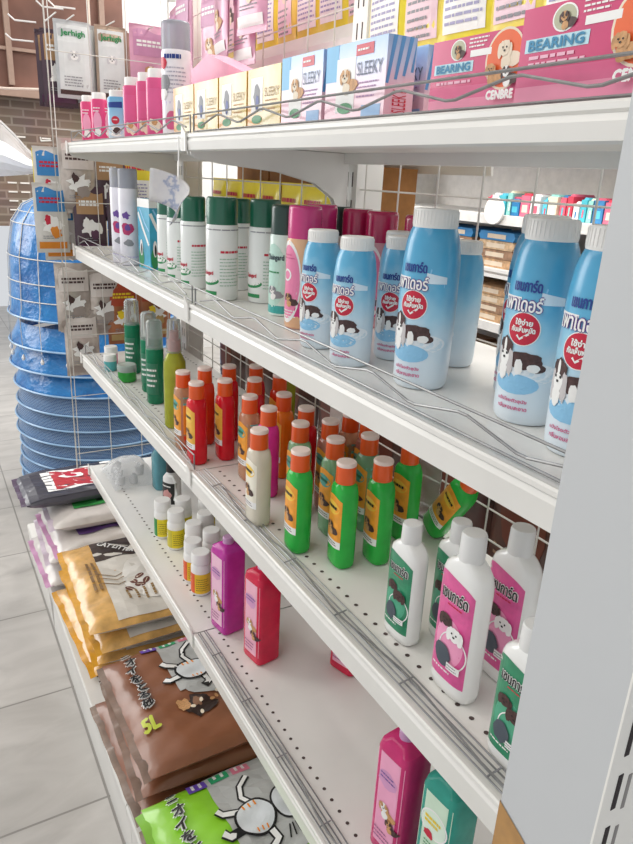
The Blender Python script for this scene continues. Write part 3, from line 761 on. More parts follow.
b = MB(); b.tube([(-1.136, -.008, 1.512), (-1.137, -.009, 1.44)], .0012, WHITE, 6); o = b.build('card_hook'); tag(o, 'thin white hook the curled price card hangs from', 'hook')

# ================================================================== STOCK: top shelf
BT = 'pink soap cartons on the top shelf'
K_bear.put((-.366, .043, ZT), 'magenta carton with three dogs, right one beside the grey post', 'carton', BT, rz=-.02, scale=(1.12, 1, 1.06))
K_bear.put((-.497, .055, ZT), 'magenta carton with three dogs, left one beside the blue striped carton', 'carton', BT, rz=.02, scale=(.93, 1, .96))
for x, y, sx_, l in ((-.671, .040, 1.10, 'pink and blue carton with slanted blue stripes on its end, next to the magenta cartons'), (-.783, .038, .95, 'pink and blue carton beside the gold cartons')):
    K_sleek.put((x, y, ZT), l, 'carton', 'pink and blue cartons on the top shelf', scale=(sx_, 1, 1))
K_sleek.put((-.667, .090, ZT), 'pink and blue carton with striped end, standing behind in the second row', 'carton', 'pink and blue cartons on the top shelf', scale=(1, 1, .96))
for k, (x, l) in enumerate(((-.886, 'gold carton next to the pink and blue cartons'), (-.989, 'gold carton, second in the row from the blue cartons'), (-1.092, 'gold carton, third in the row, over the shelf joint'), (-1.195, 'gold carton, fourth in the row, nearest the lilac spray can'))):
    K_gold.put((x, .038, ZT), l, 'carton', 'gold cartons on the top shelf')
K_lav.put((-1.345, .062, ZT), 'tall white and lilac spray can with clear cap on the top shelf', 'spray can', rz=.75)
TP = 'pink talc bottles on the top shelf'
K_talcr.put((-1.425, .05, ZT), 'deep pink talc bottle nearest the lilac spray can', 'bottle', TP, rz=.9)
K_talcr.put((-1.500, .052, ZT), 'deep pink talc bottle, middle of the trio', 'bottle', TP, rz=.9)
K_talcr.put((-1.600, .052, ZT), 'deep pink talc bottle beside the blue talc bottle', 'bottle', TP, rz=.9)
K_talcb.put((-1.735, .055, ZT), 'small blue and white talc bottle with red badge on the top shelf', 'bottle', rz=.9)
K_talcp.put((-1.885, .048, ZT), 'hot pink talc bottle next to the blue talc bottle', 'bottle', TP, rz=.9)
K_talcp.put((-1.990, .045, ZT), 'hot pink talc bottle at the far end of the top shelf', 'bottle', TP, rz=.9)
# pink wedge-topped carton behind the gold ones
o = make_box('gift_carton', .40, .05, .105, mat('bubblegum_card', '#ee7fa8', .4, noise=.1)); b = MB(); b.prism([(-.19, .1055), (.19, .1055), (.02, .152)], 'y', -.02, .02, mat('light_bubblegum', '#f7a9c4', .4)); b.build('carton_flap', o)
o.location = (-1.37, .145, ZT); tag(o, 'bubblegum pink carton with raised flap behind the gold cartons', 'carton')

# ================================================================== STOCK: third shelf
GB = 'gel bottles with orange caps on the third shelf'
def gel(K, x, y, l, rz=0., sc_=None): K.put((x, y, Z3), l, 'bottle', GB, rz=rz-.08, scale=sc_)
gel(K_clr, -1.245, 0.030, 'clear gel bottle with red base and orange label, front left of the orange capped group', .05)
gel(K_red, -1.165, 0.028, 'bright red gel bottle in the front row, nearest the shelf edge', .1)
gel(K_redor, -1.257, 0.080, 'red orange gel bottle in the second row, left', .1)
gel(K_red, -1.164, 0.085, 'bright red gel bottle in the second row, seen fully', 0)
gel(K_red, -1.255, 0.132, 'red gel bottle in the third row, left')
gel(K_red, -1.237, 0.184, 'red gel bottle in the back row, left')
gel(K_red, -1.151, 0.141, 'red gel bottle in the third row, middle')
gel(K_redor, -1.160, 0.200, 'red orange gel bottle in the back row under the shelf edge')
gel(K_or, -1.045, 0.150, 'orange gel bottle behind the magenta one')
gel(K_clr, -1.055, 0.087, 'clear gel bottle with red base and orange label, left of the magenta one', .05)
gel(K_mag, -0.984, 0.090, 'magenta pink gel bottle between the orange and white ones')
gel(K_wht, -0.894, 0.030, 'milky white gel bottle in the front row', .05)
gel(K_red, -0.961, 0.150, 'red gel bottle in the back row behind the orange one')
gel(K_clb, -0.889, 0.155, 'clear brownish gel bottle in the third row')
gel(K_clg, -0.897, 0.104, 'clear gel bottle right behind the leftmost green one')
gel(K_clb, -0.862, 0.212, 'clear brownish gel bottle in the back row by the clear plastic')
gel(K_clg, -0.815, 0.120, 'clear gel bottle with green base and dog label between two green ones', .05)
gel(K_gr, -0.795, 0.049, 'bright green gel bottle in the front row, leftmost green one', .0)
gel(K_gr, -0.731, 0.087, 'bright green gel bottle in the front row, middle green one, dog label', -.05)
gel(K_gr, -0.717, 0.140, 'bright green gel bottle beside the white and green shampoo', -.05)
gel(K_clg, -0.808, 0.178, 'clear gel bottle with green base in the third row')
gel(K_clr, -0.905, 0.205, 'clear gel bottle with orange label in the back row')
gel(K_gr, -0.752, 0.215, 'bright green gel bottle standing in the back row with its cap under the shelf edge', .1)
K_gr.put((-.742, .268, Z3+.012), 'bright green gel bottle leaning over to the right with its label showing', 'bottle', GB, rot=(0, .62, -.1))
SH = 'white shampoo bottles on the third shelf'
K_shg.put((-.552, .066, Z3), 'smaller white shampoo bottle with green label, leftmost of the shampoos', 'bottle', SH, scale=(.86, .9, .82))
K_shp.put((-.449, .062, Z3), 'white shampoo bottle with pink label, in front', 'bottle', SH, scale=(1, 1, 1.03))
K_shp.put((-.443, .126, Z3), 'white shampoo bottle with pink label, standing behind the front pink one', 'bottle', SH)
K_shg.put((-.520, .112, Z3), 'shampoo bottle with green side, mostly hidden behind the pink labelled one', 'bottle', SH, scale=(.9, .9, .86))
K_shg.put((-.343, .046, Z3), 'white shampoo bottle with green label, cut off by the grey post', 'bottle', SH, scale=(.9, .95, .84))
# far end of the third shelf: clear bottles of green liquid, pump bottle, jar
def make_tonic(liq, h, R, name, clearh=.34, neck=False, capc=None):
    t = empty(name)
    cl = mat('clear_plastic', '#dfe6e4', .08, trans=.75, coat=.4, noise=.02)
    if neck:
        prof = [(0, R*.9, R*.9), (.003, R, R), (h*.5, R, R), (h*.62, R*.97, R*.97), (h*.70, R*.6, R*.6), (h*.72, R*.5, R*.5)]
        body_mb(prof, liq).build('body', t, True)
        c = MB(); c.loft([ring(h*.72, R*.5, R*.5), ring(h*.82, R*.5, R*.5), ring(h*.83, R*.35, R*.35), ring(h*.9, R*.35, R*.35)], capc); cp = c.build('pump_head', t, True)
        c = MB(); c.loft([ring(h*.71, R*.72, R*.72), ring(h*.96, R*.6, R*.6), ring(h, R*.55, R*.55)], cl); c.build('clear_overcap', t, True)
    else:
        prof = [(0, R*.9, R*.9), (.003, R, R), (h*(1-clearh), R, R), (h*(1-clearh)+.004, R*.8, R*.8)]
        body_mb(prof, liq).build('body', t, True)
        c = MB(); c.loft([ring(h*(1-clearh), R*.95, R*.95), ring(h*.97, R*.9, R*.9), ring(h, R*.7, R*.7)], cl); c.build('clear_cap', t, True)
        a = Art(round_map(prof)); a.rect(-R, h*.12, R*.8, h*.5, mat('leaf_label', '#2f7a5c', .4), 1); a.lines(-R*.6, h*.2, R*.7, h*.45, 4, WHITE, 2, .4); a.build('label_print', t)
    return fin(t)
liqg = gelmat('teal_green_liquid', '#1f8f66', .3)
K_ton = make_tonic(liqg, .2, .021, 'tonic_bottle')
GT = 'clear capped green tonic bottles'
K_ton.put((-1.819, .088, Z3), 'clear capped bottle of dark green liquid, farthest', 'bottle', GT, rz=.8)
K_ton.put((-1.640, .080, Z3), 'clear capped bottle of green liquid, middle of three', 'bottle', GT, rz=.8)
K_ton.put((-1.545, .065, Z3), 'clear capped bottle of green liquid beside the yellow green pump bottle', 'bottle', GT, rz=.8)
K_pump = make_tonic(gelmat('lime_liquid', '#b3b83a', .3), .235, .024, 'pump_bottle', neck=True, capc=mat('rosy_pump', '#c98a86', .4))
K_pump.put((-1.370, .055, Z3), 'yellow green pump bottle with clear overcap in front of the red gels', 'bottle')
K_pump.put((-1.270, .27, Z3), 'yellow pump bottle standing at the back beneath the joint', 'bottle')
def make_jar(m, lid, h=.045, R=.024):
    t = empty('small_jar'); prof = [(0, R*.9, R*.9), (.003, R, R), (h*.4, R, R), (h*.6, R, R)]; body_mb(prof, m).build('body', t, True)
    c = MB(); c.loft([ring(h*.6, R*1.02, R*1.02), ring(h*.95, R*1.02, R*1.02), ring(h, R*.95, R*.95)], lid); c.build('lid', t, True); return fin(t)
K_jar = make_jar(gelmat('grass_green_gel', '#3fae4a', .3), mat('clear_lid', '#dbe5df', .15, trans=.5))
K_jar.put((-1.745, .050, Z3), 'small clear lidded jar of green gel at the far end', 'jar')
K_jar2 = make_jar(mat('pink_cream', '#e58aa6', .4), cap_white, .05, .018); K_jar2.put((-1.93, .055, Z3), 'tiny pink jar with white lid by the clear bags', 'jar')
K_jar3 = make_jar(mat('aqua_cream', '#58b5b8', .4), cap_white, .045, .017); K_jar3.put((-1.86, .035, Z3), 'tiny aqua jar with white lid in front of the green bottles', 'jar')
K_jar4 = make_jar(mat('lilac_cream', '#cfc4dc', .4), cap_white, .06, .02); K_jar4.put((-1.90, .12, Z3), 'small pale lilac jar behind the tiny pink one', 'jar')

# ================================================================== STOCK: fourth shelf
PB = 'white pill bottles on the fourth shelf'
def pill(K, x, y, l, rz=.5): K.put((x, y, Z4), l, 'pill bottle', PB, rz=rz)
pill(K_pilg, -1.543, .073, 'white pill bottle with green and yellow label, farthest', .2)
pill(K_pily, -1.474, .085, 'white pill bottle with all yellow label, front row', .4)
pill(K_pilg, -1.530, .123, 'white pill bottle in the second row behind the yellow labelled one', .3)
pill(K_pily, -1.50, .175, 'white pill bottle in the third row', .3)
pill(K_pilr, -1.317, .072, 'white pill bottle with red and yellow label, second from the front', .2)
pill(K_pilr, -1.262, .070, 'white pill bottle with red and yellow label, frontmost', .2)
pill(K_pily, -1.395, .102, 'white pill bottle between the yellow and red labelled pairs', .3)
pill(K_pild, -1.345, .128, 'white pill bottle with dark brown label, behind the front pair', .0)
pill(K_pilg, -1.432, .146, 'white pill bottle at the back behind the middle ones', .3)
pill(K_pily, -1.060, .135, 'white pill bottle with yellow label between the magenta and red box bottles', .3)
K_jm.put((-1.118, .074, Z4), 'magenta violet translucent box bottle with pale label beside the pill bottles', 'bottle', rz=.16)
K_jr.put((-1.003, .097, Z4), 'scarlet translucent box bottle with pale pink label', 'bottle', rz=.16)
K_jr.put((-.90, .235, Z4), 'scarlet box bottle at the back, only its base seen below the third shelf', 'bottle', rz=.3)
K_jp.put((-.545, .090, Z4), 'cerise box bottle with pink puppy label at the near end of the fourth shelf', 'bottle', rz=.12)
K_jt.put((-.467, .105, Z4), 'teal box bottle with green and yellow label at the near end of the fourth shelf', 'bottle', rz=.1)
# handled flask with black cap
t = empty('handled_flask'); R = .028
prof = [(0, R*.9, R*.7), (.003, R, R*.8), (.05, R, R*.8), (.085, R*.95, R*.78), (.1, R*.5, R*.5), (.105, .012, .012)]
body_mb(prof, mat('white_flask', '#e4e2e0', .35)).build('body', t, True)
a = Art(flat_map(prof, 2.2)); a.rect(-R*.8, .012, R*.8, .075, BLACK, 1); a.ell(0, .04, R*.55, .015, mat('dusty_pink', '#c78d8a', .4), 2, jag=.2); a.lines(-R*.6, .06, R*.6, .07, 1, WHITE, 3); a.build('label_print', t)
c = MB(); c.loft([ring(.104, .015, .015), ring(.15, .014, .014), ring(.154, .011, .011)], BLACK); c.build('cap', t, True)
c = MB(); c.tube([(R*.3, -.02, .098), (R*.9, -.022, .1), (R*1.25, -.022, .085), (R*1.3, -.022, .05), (R*1.0, -.02, .03)], .004, mat('white_handle', '#e8e8e6', .35), 8); c.build('handle', t, True)
t.location = (-1.70, .150, Z4); t.rotation_euler = (0, 0, .5); tag(t, 'white handled flask with black label and black cap behind the pill bottles', 'flask')
# see-through bags of small white parts at the far end
film = mat('clear_bag_film', '#e6e8ea', .12, trans=.75, noise=.08, nscale=40, bump=.6)
t = empty('clear_zip_bag'); b = MB()
nx = 10
for s in (1,):
    vs = [((i/nx-.5)*.17, (j/nx-.5)*.13, .004+.055*max(0, (1-abs(2*i/nx-1)**3))**.6*max(0, (1-abs(2*j/nx-1)**3))**.6+random.uniform(0, .004)) for j in range(nx+1) for i in range(nx+1)]
    fs = [(j*(nx+1)+i, j*(nx+1)+i+1, (j+1)*(nx+1)+i+1, (j+1)*(nx+1)+i) for j in range(nx) for i in range(nx)]
    b.add(vs, fs, film)
b.build('bag_film', t, True, fix=False)
t.location = (-1.925, .09, Z4); tag(t, 'crinkled clear plastic bag holding white fittings at the far end of the fourth shelf', 'bag')
for k, (dx, dy, rz) in enumerate(((-.045, -.02, .3), (.0, -.03, 1.2), (.04, .0, .7), (-.01, .03, 2.), (.035, -.035, .1))):
    b = MB(); r = .012; b.loft([ring(0, r, r), ring(.02, r, r), ring(.024, r*.8, r*.8)], mat('offwhite_cap', '#d9d7d6', .4)); b.loft([ring(.024, r*.4, r*.4), ring(.032, r*.35, r*.35)], mat('offwhite_cap', '#d9d7d6', .4))
    o = b.build('plastic_fitting', None, True, loc=(-1.925+dx, .09+dy, Z4+.001)); tag(o, 'white plastic fitting inside the clear plastic bag', 'fitting', 'white fittings in the clear bag')
b = MB(); b.loft([ring(0, .03, .02, 3), ring(.1, .03, .02, 3), ring(.12, .015, .012, 2)], gelmat('dusty_teal', '#5f9aa5', .2)); o = b.build('soap_bottle', None, True, loc=(-1.83, .155, Z4)); tag(o, 'dusty teal bottle in shadow behind the clear bag', 'bottle')

# ================================================================== STOCK: bags on the base deck
def make_bag(name, w, d, th, top, dec=None, crimp_m=None, side_m=None, seed=1, clear=.0, rim=None):
    """lying pillow bag: x = w (along the shelf), y = d (into the shelf)"""
    rnd = random.Random(seed); ph = [rnd.uniform(0, 6) for _ in range(6)]
    def hh(x, y):
        a = max(0, 1-abs(2*x/w)**4); c = max(0, 1-abs(2*y/d*1.04)**4) if abs(2*y/d*1.04) < 1 else 0
        wv = .003*math.sin(38*x+ph[0]+9*y)+.0025*math.sin(55*y+ph[1]-20*x)+.0015*math.sin(120*x+60*y+ph[2])
        f = (a*c)**.42
        return th*(.5+.5*f)+wv*f
    def lo(x, y):
        a = max(0, 1-abs(2*x/w)**4); c = max(0, 1-abs(2*y/d*1.04)**4) if abs(2*y/d*1.04) < 1 else 0
        return th*.5*(1-(a*c)**.3)
    t = empty(name); b = MB(); nx, ny = 34, 30
    for s, fn in ((1, hh), (0, lo)):
        vs = [((i/nx-.5)*w, (j/ny-.5)*d, fn((i/nx-.5)*w, (j/ny-.5)*d)) for j in range(ny+1) for i in range(nx+1)]
        for j in range(ny):
            for i in range(nx):
                pass
        fs = [(j*(nx+1)+i, j*(nx+1)+i+1, (j+1)*(nx+1)+i+1, (j+1)*(nx+1)+i) for j in range(ny) for i in range(nx)]
        if s == 0: fs = [f[::-1] for f in fs]
        b.add(vs, fs, top if s else (side_m or top))
    b.build('bag_body', t, True, fix=False)
    for sgn in (-1, 1):     # crimped seams along both ends, facing the aisle and the back
        c = MB(); n = 24; vs = []; fs = []
        for i in range(n+1):
            x = (i/n-.5)*w*.99; zz = th*.5+.004*math.sin(i*1.1+seed)
            vs += [(x, sgn*d*.475, zz), (x, sgn*(d*.5+.014), zz-.004+.003*math.sin(i*.8+seed))]
        for i in range(n): fs.append((2*i, 2*i+1, 2*i+3, 2*i+2))
        c.add(vs, fs, crimp_m or top); c.build('end_seam', t, True, fix=False)
    if dec:
        a = Art(lambda u, v, e: (u, v, hh(u, v)+.0020+e*2.6)); dec(a, w, d); a.build('printed_design', t)
    return fin(t)
def vtext(a, s, u, v, step, size, m, ml):
    """vertical Japanese lettering: characters follow each other along +u, tops toward -u"""
    for k, ch in enumerate(s):
        a.text(ch, u+k*step, v+.004*math.sin(k*2), size*(.6 if ch in 'ニ' else 1), WHITE, 6, rot=PI/2+.12*math.sin(k*3), bold=.0036)
        a.text(ch, u+k*step, v+.004*math.sin(k*2), size*(.6 if ch in 'ニ' else 1), m, 9, rot=PI/2+.12*math.sin(k*3), bold=.0010)
def dec_cat(base, grey, badge, words, sub):
    def f(a, w, d):
        a.rect(-w*.485, -.055, .015, d*.45, grey, 1, 12, 10); a.ell(.015, d*.18, .035, d*.3, grey, 1.2, n=24)
        for k, (c, _) in enumerate(badge): a.rect(-w*.475, -.092+k*.048, -w*.42, -.052+k*.048, c, 2, 4, 2); a.lines(-w*.468, -.088+k*.048, -w*.43, -.057+k*.048, 2, WHITE, 3, .4)
        vtext(a, words, -.168, -.128, .031, .024, BLACK, 1)
        cx, cy = -.046, -.004; s = .040
        def limb(pts, wd): a.line(pts, wd+.008, BLACK, 3.5); a.line(pts, wd, WHITE, 4.2)
        limb([(cx-s*.7, cy+s*.2), (cx-s*1.4, cy-s*.1), (cx-s*2.0, cy+s*.1), (cx-s*2.5, cy+s*.7)], .008)
        limb([(cx-s*.6, cy-s*.5), (cx-s*.9, cy-s*1.3), (cx-s*1.2, cy-s*1.5)], .012); limb([(cx+s*.35, cy-s*.8), (cx+s*.45, cy-s*1.5), (cx+s*.15, cy-s*1.75)], .012)
        limb([(cx+s*.8, cy+s*.4), (cx+s*1.4, cy+s*.5), (cx+s*1.7, cy+s*.1)], .012)
        a.ell(cx, cy, s*1.0, s*1.05, BLACK, 5, n=30); a.ell(cx, cy, s*.88, s*.92, mat('cat_white_print', '#dfe3e6', .35), 6, n=30)
        for k in range(3): a.line([(cx-s*.80, cy-s*.35+k*s*.3), (cx-s*.55, cy-s*.32+k*s*.3)], .0035, ORANGEP, 8); a.line([(cx+s*.8, cy-s*.2+k*s*.25), (cx+s*.58, cy-s*.2+k*s*.25)], .003, ORANGEP, 8)
        a.ell(cx-s*.1, cy+s*2.0, s*1.1, s*1.05, BLACK, 3, n=30); a.ell(cx-s*.1, cy+s*2.0, s*1.0, s*.95, mat('cat_white_print', '#dfe3e6', .35), 3.5, n=30)
        for k in (-1, 0, 1): a.line([(cx+s*1.1, cy+s*(1.4+k*.15)), (cx+s*1.7, cy+s*(1.3+k*.3))], .003, BLACK, 4)
        sub(a, w, d)
    return f
def sub_brown(a, w, d):
    a.ell(.068, -.03, .03, .035, mat('dark_cocoa_print', '#2f1c16', .5), 2, jag=.25, n=22); a.ell(.055, -.062, .018, .016, TANF, 3, jag=.35); a.ell(.06, -.03, .014, .010, mat('walnut_print', '#8a6248', .5), 3, jag=.35)
    for k in range(12): a.ell(.065+random.uniform(-.03, .05), -.04+random.uniform(-.04, .12), .006, .004, CREAM if k % 2 else TANF, 4, rot=k)
    a.text('5L', .072, -.142, .034, mat('olive_yellow_print', '#c6cf3a', .4), 6, w=.034, rot=PI/2, bold=.0022)
def sub_green(a, w, d):
    a.ell(.05, -.06, .015, .015, YELLOWP, 3); a.lines(.03, -.09, .07, -.03, 2, BROWN, 4); a.ell(.09, .02, .03, .03, WHITE, 3)
brown_bag = mat('brown_glossy_bag', '#8a563a', .34, coat=.4, noise=.14, nscale=12, bump=.25)
green_bag = mat('lime_glossy_bag', '#8ed02c', .28, coat=.6, noise=.1, nscale=12, bump=.25)
seam_clear = mat('clear_seam_film', '#9a8578', .2, trans=.3, coat=.5, noise=.2)
grey_pr = mat('silver_grey_print', '#b9bab8', .35, coat=.4)
BADGE = [(mat('violet_badge', '#6b4bb0', .4), 0), (mat('green_badge', '#2f9e6a', .4), 0), (mat('rose_badge', '#dd7f95', .4), 0)]
K_bb = make_bag('litter_bag', .375, .36, .055, brown_bag, dec_cat(brown_bag, grey_pr, BADGE, 'ニオイをとる砂', sub_brown), seam_clear, seed=3)
K_bg = make_bag('litter_bag', .39, .36, .055, green_bag, dec_cat(green_bag, grey_pr, BADGE, 'ニオイをとる砂', sub_green), mat('lime_seam', '#86c23a', .25, coat=.5), seed=5)
LB = 'cat litter bags with Japanese lettering on the base deck'
bx = -1.228
K_bb.put((bx-.005, .035, ZD+.001), 'brown cat litter bag at the bottom of the brown stack, only its seam visible', 'bag', LB, rz=.03)
K_bb.put((bx-.002, .052, ZD+.055), 'brown cat litter bag in the middle of the brown stack', 'bag', LB, rz=-.04)
K_bb.put((bx, .055, ZD+.109), 'brown cat litter bag on top of the brown stack with a white cat and 5L', 'bag', LB, rz=.02)
K_bb.put((-.835, .035, ZD+.001), 'brown cat litter bag beneath the lime green one', 'bag', LB, rz=-.03)
K_bg.put((-.835, .040, ZD+.057), 'lime green cat litter bag with a white cat, nearest on the base deck', 'bag', LB, rz=.04)
# coffee-scented litter: pale bag, amber clear sides, black title panel
def dec_coffee(a, w, d):
    a.rect(-w*.46, -.105, w*.47, d*.46, mat('ivory_print2', '#d8d2c8', .4, noise=.1, nscale=20), 1, 14, 10)
    a.rect(-.195, -.105, -.085, d*.46, mat('espresso_print', '#40322c', .45, noise=.35, nscale=30), 2, 6, 10)
    a.text('CAT LITTER', -.140, -.035, .022, WHITE, 5, w=.115, rot=.95, bold=.0009)
    a.ell(.05, .02, .11, .075, mat('ivory_print', '#e8e4dd', .4), 2.5, n=30)
    for k, (dx, dy, r) in enumerate(((0, 0, .3), (.024, .012, 1.2), (-.018, .020, 2.1), (.034, -.018, .8), (.012, .032, 2.6))): a.ell(.06+dx, -.03+dy, .015, .009, mat('bean_print', '#6b3c33', .5), 4, rot=r); a.line([(.06+dx-.01*math.cos(r), -.03+dy-.01*math.sin(r)), (.06+dx+.01*math.cos(r), -.03+dy+.01*math.sin(r))], .0015, CREAM, 5)
    for k in range(3): a.line([(.0+.02*k, -.115), (.02+.02*k, -.07), (.01+.02*k, -.05)], .003, mat('taupe_print', '#8a6a40', .4), 5)
    a.lines(.10, -.07, .16, .02, 4, mat('bronze_print', '#9a7a4a', .4), 5, .3); a.lines(-.08, -.14, .1, -.11, 2, mat('taupe_print', '#8a6a40', .4), 5, .5)
amber = mat('amber_bag_film', '#ddac62', .25, coat=.6, noise=.25, nscale=25, bump=.3)
K_cf = make_bag('litter_bag', .44, .36, .049, amber, dec_coffee, mat('amber_seam', '#e0a436', .25, coat=.5, noise=.2), mat('ivory_bag', '#d9d6cf', .35), seed=9)
CB = 'coffee litter bags with amber ends on the base deck'
cxx = -1.70
for k, (dx, dy, rz, l) in enumerate(((-.05, .045, .05, 'bottom coffee litter bag of the amber ended stack, bright yellow seam'), (-.01, .07, -.05, 'coffee litter bag, second from the bottom of the amber ended stack'), (.0, .06, .03, 'coffee litter bag, second from the top of the amber ended stack'), (-.01, .05, -.03, 'coffee litter bag on top of the amber ended stack with coffee bean print'))):
    K_cf.put((cxx+dx, .0+dy, ZD+.001+k*.049), l, 'bag', CB, rz=rz)
# far stack
def dec_far(c1, word):
    def f(a, w, d):
        a.rect(w*.1, -d*.3, w*.3, d*.45, c1, 2, 4, 10, top=None); a.lines(w*.14, d*-.15, w*.26, d*.35, 2, BLACK, 4, .5)
    return f
pearl = mat('pearl_bag', '#cfc8c2', .3, coat=.4, noise=.12, nscale=14, bump=.3)
K_fg = make_bag('feed_bag', .34, .36, .056, pearl, dec_far(mat('leaf_green_print', '#3f9e50', .4), 'Hope'), mat('pearl_seam', '#d3c3cf', .3, coat=.4), seed=11)
K_fp = make_bag('feed_bag', .34, .36, .056, pearl, dec_far(mat('grape_print', '#6a4a86', .4), 'Hope'), mat('pink_seam', '#cf97bd', .3, coat=.4), seed=12)
def dec_red(a, w, d):
    a.rect(-w*.47, -d*.47, w*.47, d*.47, mat('charcoal_print', '#3d3b46', .4), 1, 14, 12)
    a.rect(-w*.3, -d*.3, w*.35, d*.2, WHITE, 2, 10, 8); a.rect(-w*.25, -d*.22, w*.3, d*.16, mat('brick_red_print', '#b53038', .4), 3, 8, 8); a.ell(0, -d*.05, .03, .04, WHITE, 5, jag=.2); a.ell(0, -d*.05, .015, .02, RED, 6, jag=.2)
    for k in range(6): a.rect(-w*.4+k*w*.13, d*.27, -w*.34+k*w*.13, d*.42, WHITE, 3, 2, 3)
K_fr = make_bag('feed_bag', .34, .36, .05, mat('charcoal_bag', '#4a4852', .35, coat=.4), dec_red, mat('dark_seam', '#5a4a60', .3), seed=13)
FB = 'feed bags at the far end of the base deck'
K_fp.put((-2.16, .02, ZD+.001), 'pearl white feed bag with pink seam at the bottom of the far stack', 'bag', FB, rz=.03)
K_fg.put((-2.19, .04, ZD+.058), 'pearl white feed bag, second from the bottom of the far stack', 'bag', FB, rz=-.04)
K_fp.put((-2.13, .05, ZD+.114), 'pearl white feed bag with purple print in the far stack', 'bag', FB, rz=.04)
K_fg.put((-2.20, .06, ZD+.171), 'pearl white feed bag with green print in the far stack', 'bag', FB, rz=-.02)
K_fr.put((-2.235, -.01, ZD+.229), 'charcoal and red feed bag on top of the far stack', 'bag', FB, rz=.02, scale=(.70, 1, 1))
# end-cap plinth carrying that stack
b = MB(); b.prism([(-.152, ZD-.002), (-.155, ZD-.008), (-.146, .002), (-.142, .002), (-.142, ZD-.014), (.6, ZD-.014), (.6, ZD-.002)], 'x', -2.50, XF-.004, steel)
b.box((-2.5, -.142, .002), (-2.496, .6, ZD-.014), steel)
o = b.build('end_plinth'); tag(o, 'low white steel plinth at the far end under the feed bags', 'plinth')
# ================================================================== END RACK and hanging packs
b = MB()
xr = -2.10
for k in range(4): b.tube([(xr, -.02+k*.1, .56), (xr, -.02+k*.1, 1.95)], .0013, wire_w, 5)
for k in range(8): b.tube([(xr+.002, -.03, .6+k*.19), (xr+.002, .31, .6+k*.19)], .0013, wire_w, 5)
b.tube([(xr, -.03, .55), (xr, -.03, 1.95), (xr, .30, 1.95), (xr, .30, .55)], .0025, wire_w, 6, True)
for z in (.75, 1.3, 1.9): b.tube([(xr, .30, z), (xr+.02, .325, z)], .0025, wire_w, 6)
rack = b.build('end_grid', U2); rack.location = Vector((0, 0, 0))-U2.location
def hang(K, x, y, ztop, h, l, rz=PI/2, g=None): 
    K.put((x, y, ztop-h), l, 'pouch', g, rz=rz)
G1 = 'treat pouches on the end rack'
hang(K_jer, -2.135, .045, 1.822, .19, 'silver foil treat pouch with a white dog, frontmost on the end rack', g=G1)
for k in range(4): hang(K_jer, -2.165-.03*k, .066+.014*k, 1.822, .19, 'silver foil treat pouch behind the frontmost one on the end rack', g=G1)
for k in range(2): hang(K_brn, -2.165-.03*k, .012-.008*k, 1.80, .19, 'dark treat pouch peeking out left of the foil ones on the end rack', g=G1)
for k in range(3): hang(K_jerb, -2.15-.03*k, .150+.014*k, 1.825, .19, 'tan edged silver foil treat pouch with brown edge, second peg of the end rack', g=G1)
for k in range(2): hang(K_pinkp, -2.14-.03*k, .255+.01*k, 1.84, .2, 'pale pink treat pouch on the third peg of the end rack', g=G1)
for k in range(3): hang(K_brn if k % 2 else K_yel, -2.17-.03*k, -.02+.03*k, 1.50, .19, 'pouch hung in the crowded row under the far end of the top shelf', g=G1)
for k in range(3): hang(K_org if k % 2 else K_mul, -2.17-.03*k, .03+.03*k, 1.40, .19, 'pouch hung in the crowded row behind the far end of the second shelf', g=G1)
hang(K_mul, -2.14, -.035, 1.505, .19, 'white and multicoloured pouch, outer peg of the rack under the top shelf', g=G1)
hang(K_sil, -2.13, .035, 1.53, .2, 'crinkled silvery pouch hanging below the top shelf at the far end', g=G1)
hang(K_brn, -2.13, .125, 1.50, .19, 'dark aubergine treat pouch hanging behind the far end of the second shelf', g=G1)
hang(K_yel, -2.14, .20, 1.50, .19, 'yellow treat pouch hanging beyond the tall purple cans', g=G1)
hang(K_mul, -2.13, -.045, 1.41, .19, 'white and multicoloured pouch at the outer edge of the end rack, lower row', g=G1)
hang(K_mul, -2.155, -.02, 1.385, .19, 'white pouch with orange and blue print at the outer edge, tucked behind', g=G1)
hang(K_brn, -2.12, .06, 1.405, .19, 'dark aubergine treat pouch just above the second shelf end', g=G1)
hang(K_brn, -2.12, .155, 1.41, .19, 'dark aubergine treat pouch beside the tall purple cans', g=G1)
for k in range(3): hang(K_sil, -2.125-.03*k, .0+.012*k, 1.19-.01*k, .2, 'crinkled clear pouch hanging between the second and third shelf ends', g=G1)
hang(K_sil, -2.13, .09, 1.17, .2, 'crinkled clear pouch beside the orange ones at the far end', g=G1)
hang(K_sil, -2.12, .015, 1.05, .2, 'crinkled clear pouch hanging low over the far end of the third shelf', g=G1)
hang(K_org, -2.12, .145, 1.14, .2, 'orange brown treat pouch at the far end above the third shelf', g=G1)
hang(K_org, -2.125, .245, 1.15, .2, 'orange brown treat pouch behind the clear capped bottles', g=G1)
hang(K_org, -2.13, .20, 1.02, .2, 'orange brown treat pouch low behind the small jars', g=G1)
# pegs carrying them
b = MB()
for z, ys in ((1.83, (.0, .045, .15, .255)), (1.52, (-.035, .035, .125, .20)), (1.41, (-.045, .06, .155)), (1.20, (.0, .09)), (1.15, (.145, .245))):
    for y in ys:
        b = MB(); b.tube([(xr, y, z), (xr-.16, y, z+.002), (xr-.17, y, z+.012)], .002, wire_w, 5); b.build('peg_hook', rack)
# wire hooks and bent wires high on the left
for k, (y, z) in enumerate(((-.07, 1.80), (-.08, 1.755), (.03, 1.845), (.0, 1.84))):
    b = MB(); b.tube([(xr, y+.02, z), (xr-.01, y-.03, z), (xr-.01, y-.045, z+.012)], .0022, WHITE, 6); o = b.build('peg_hook', rack)
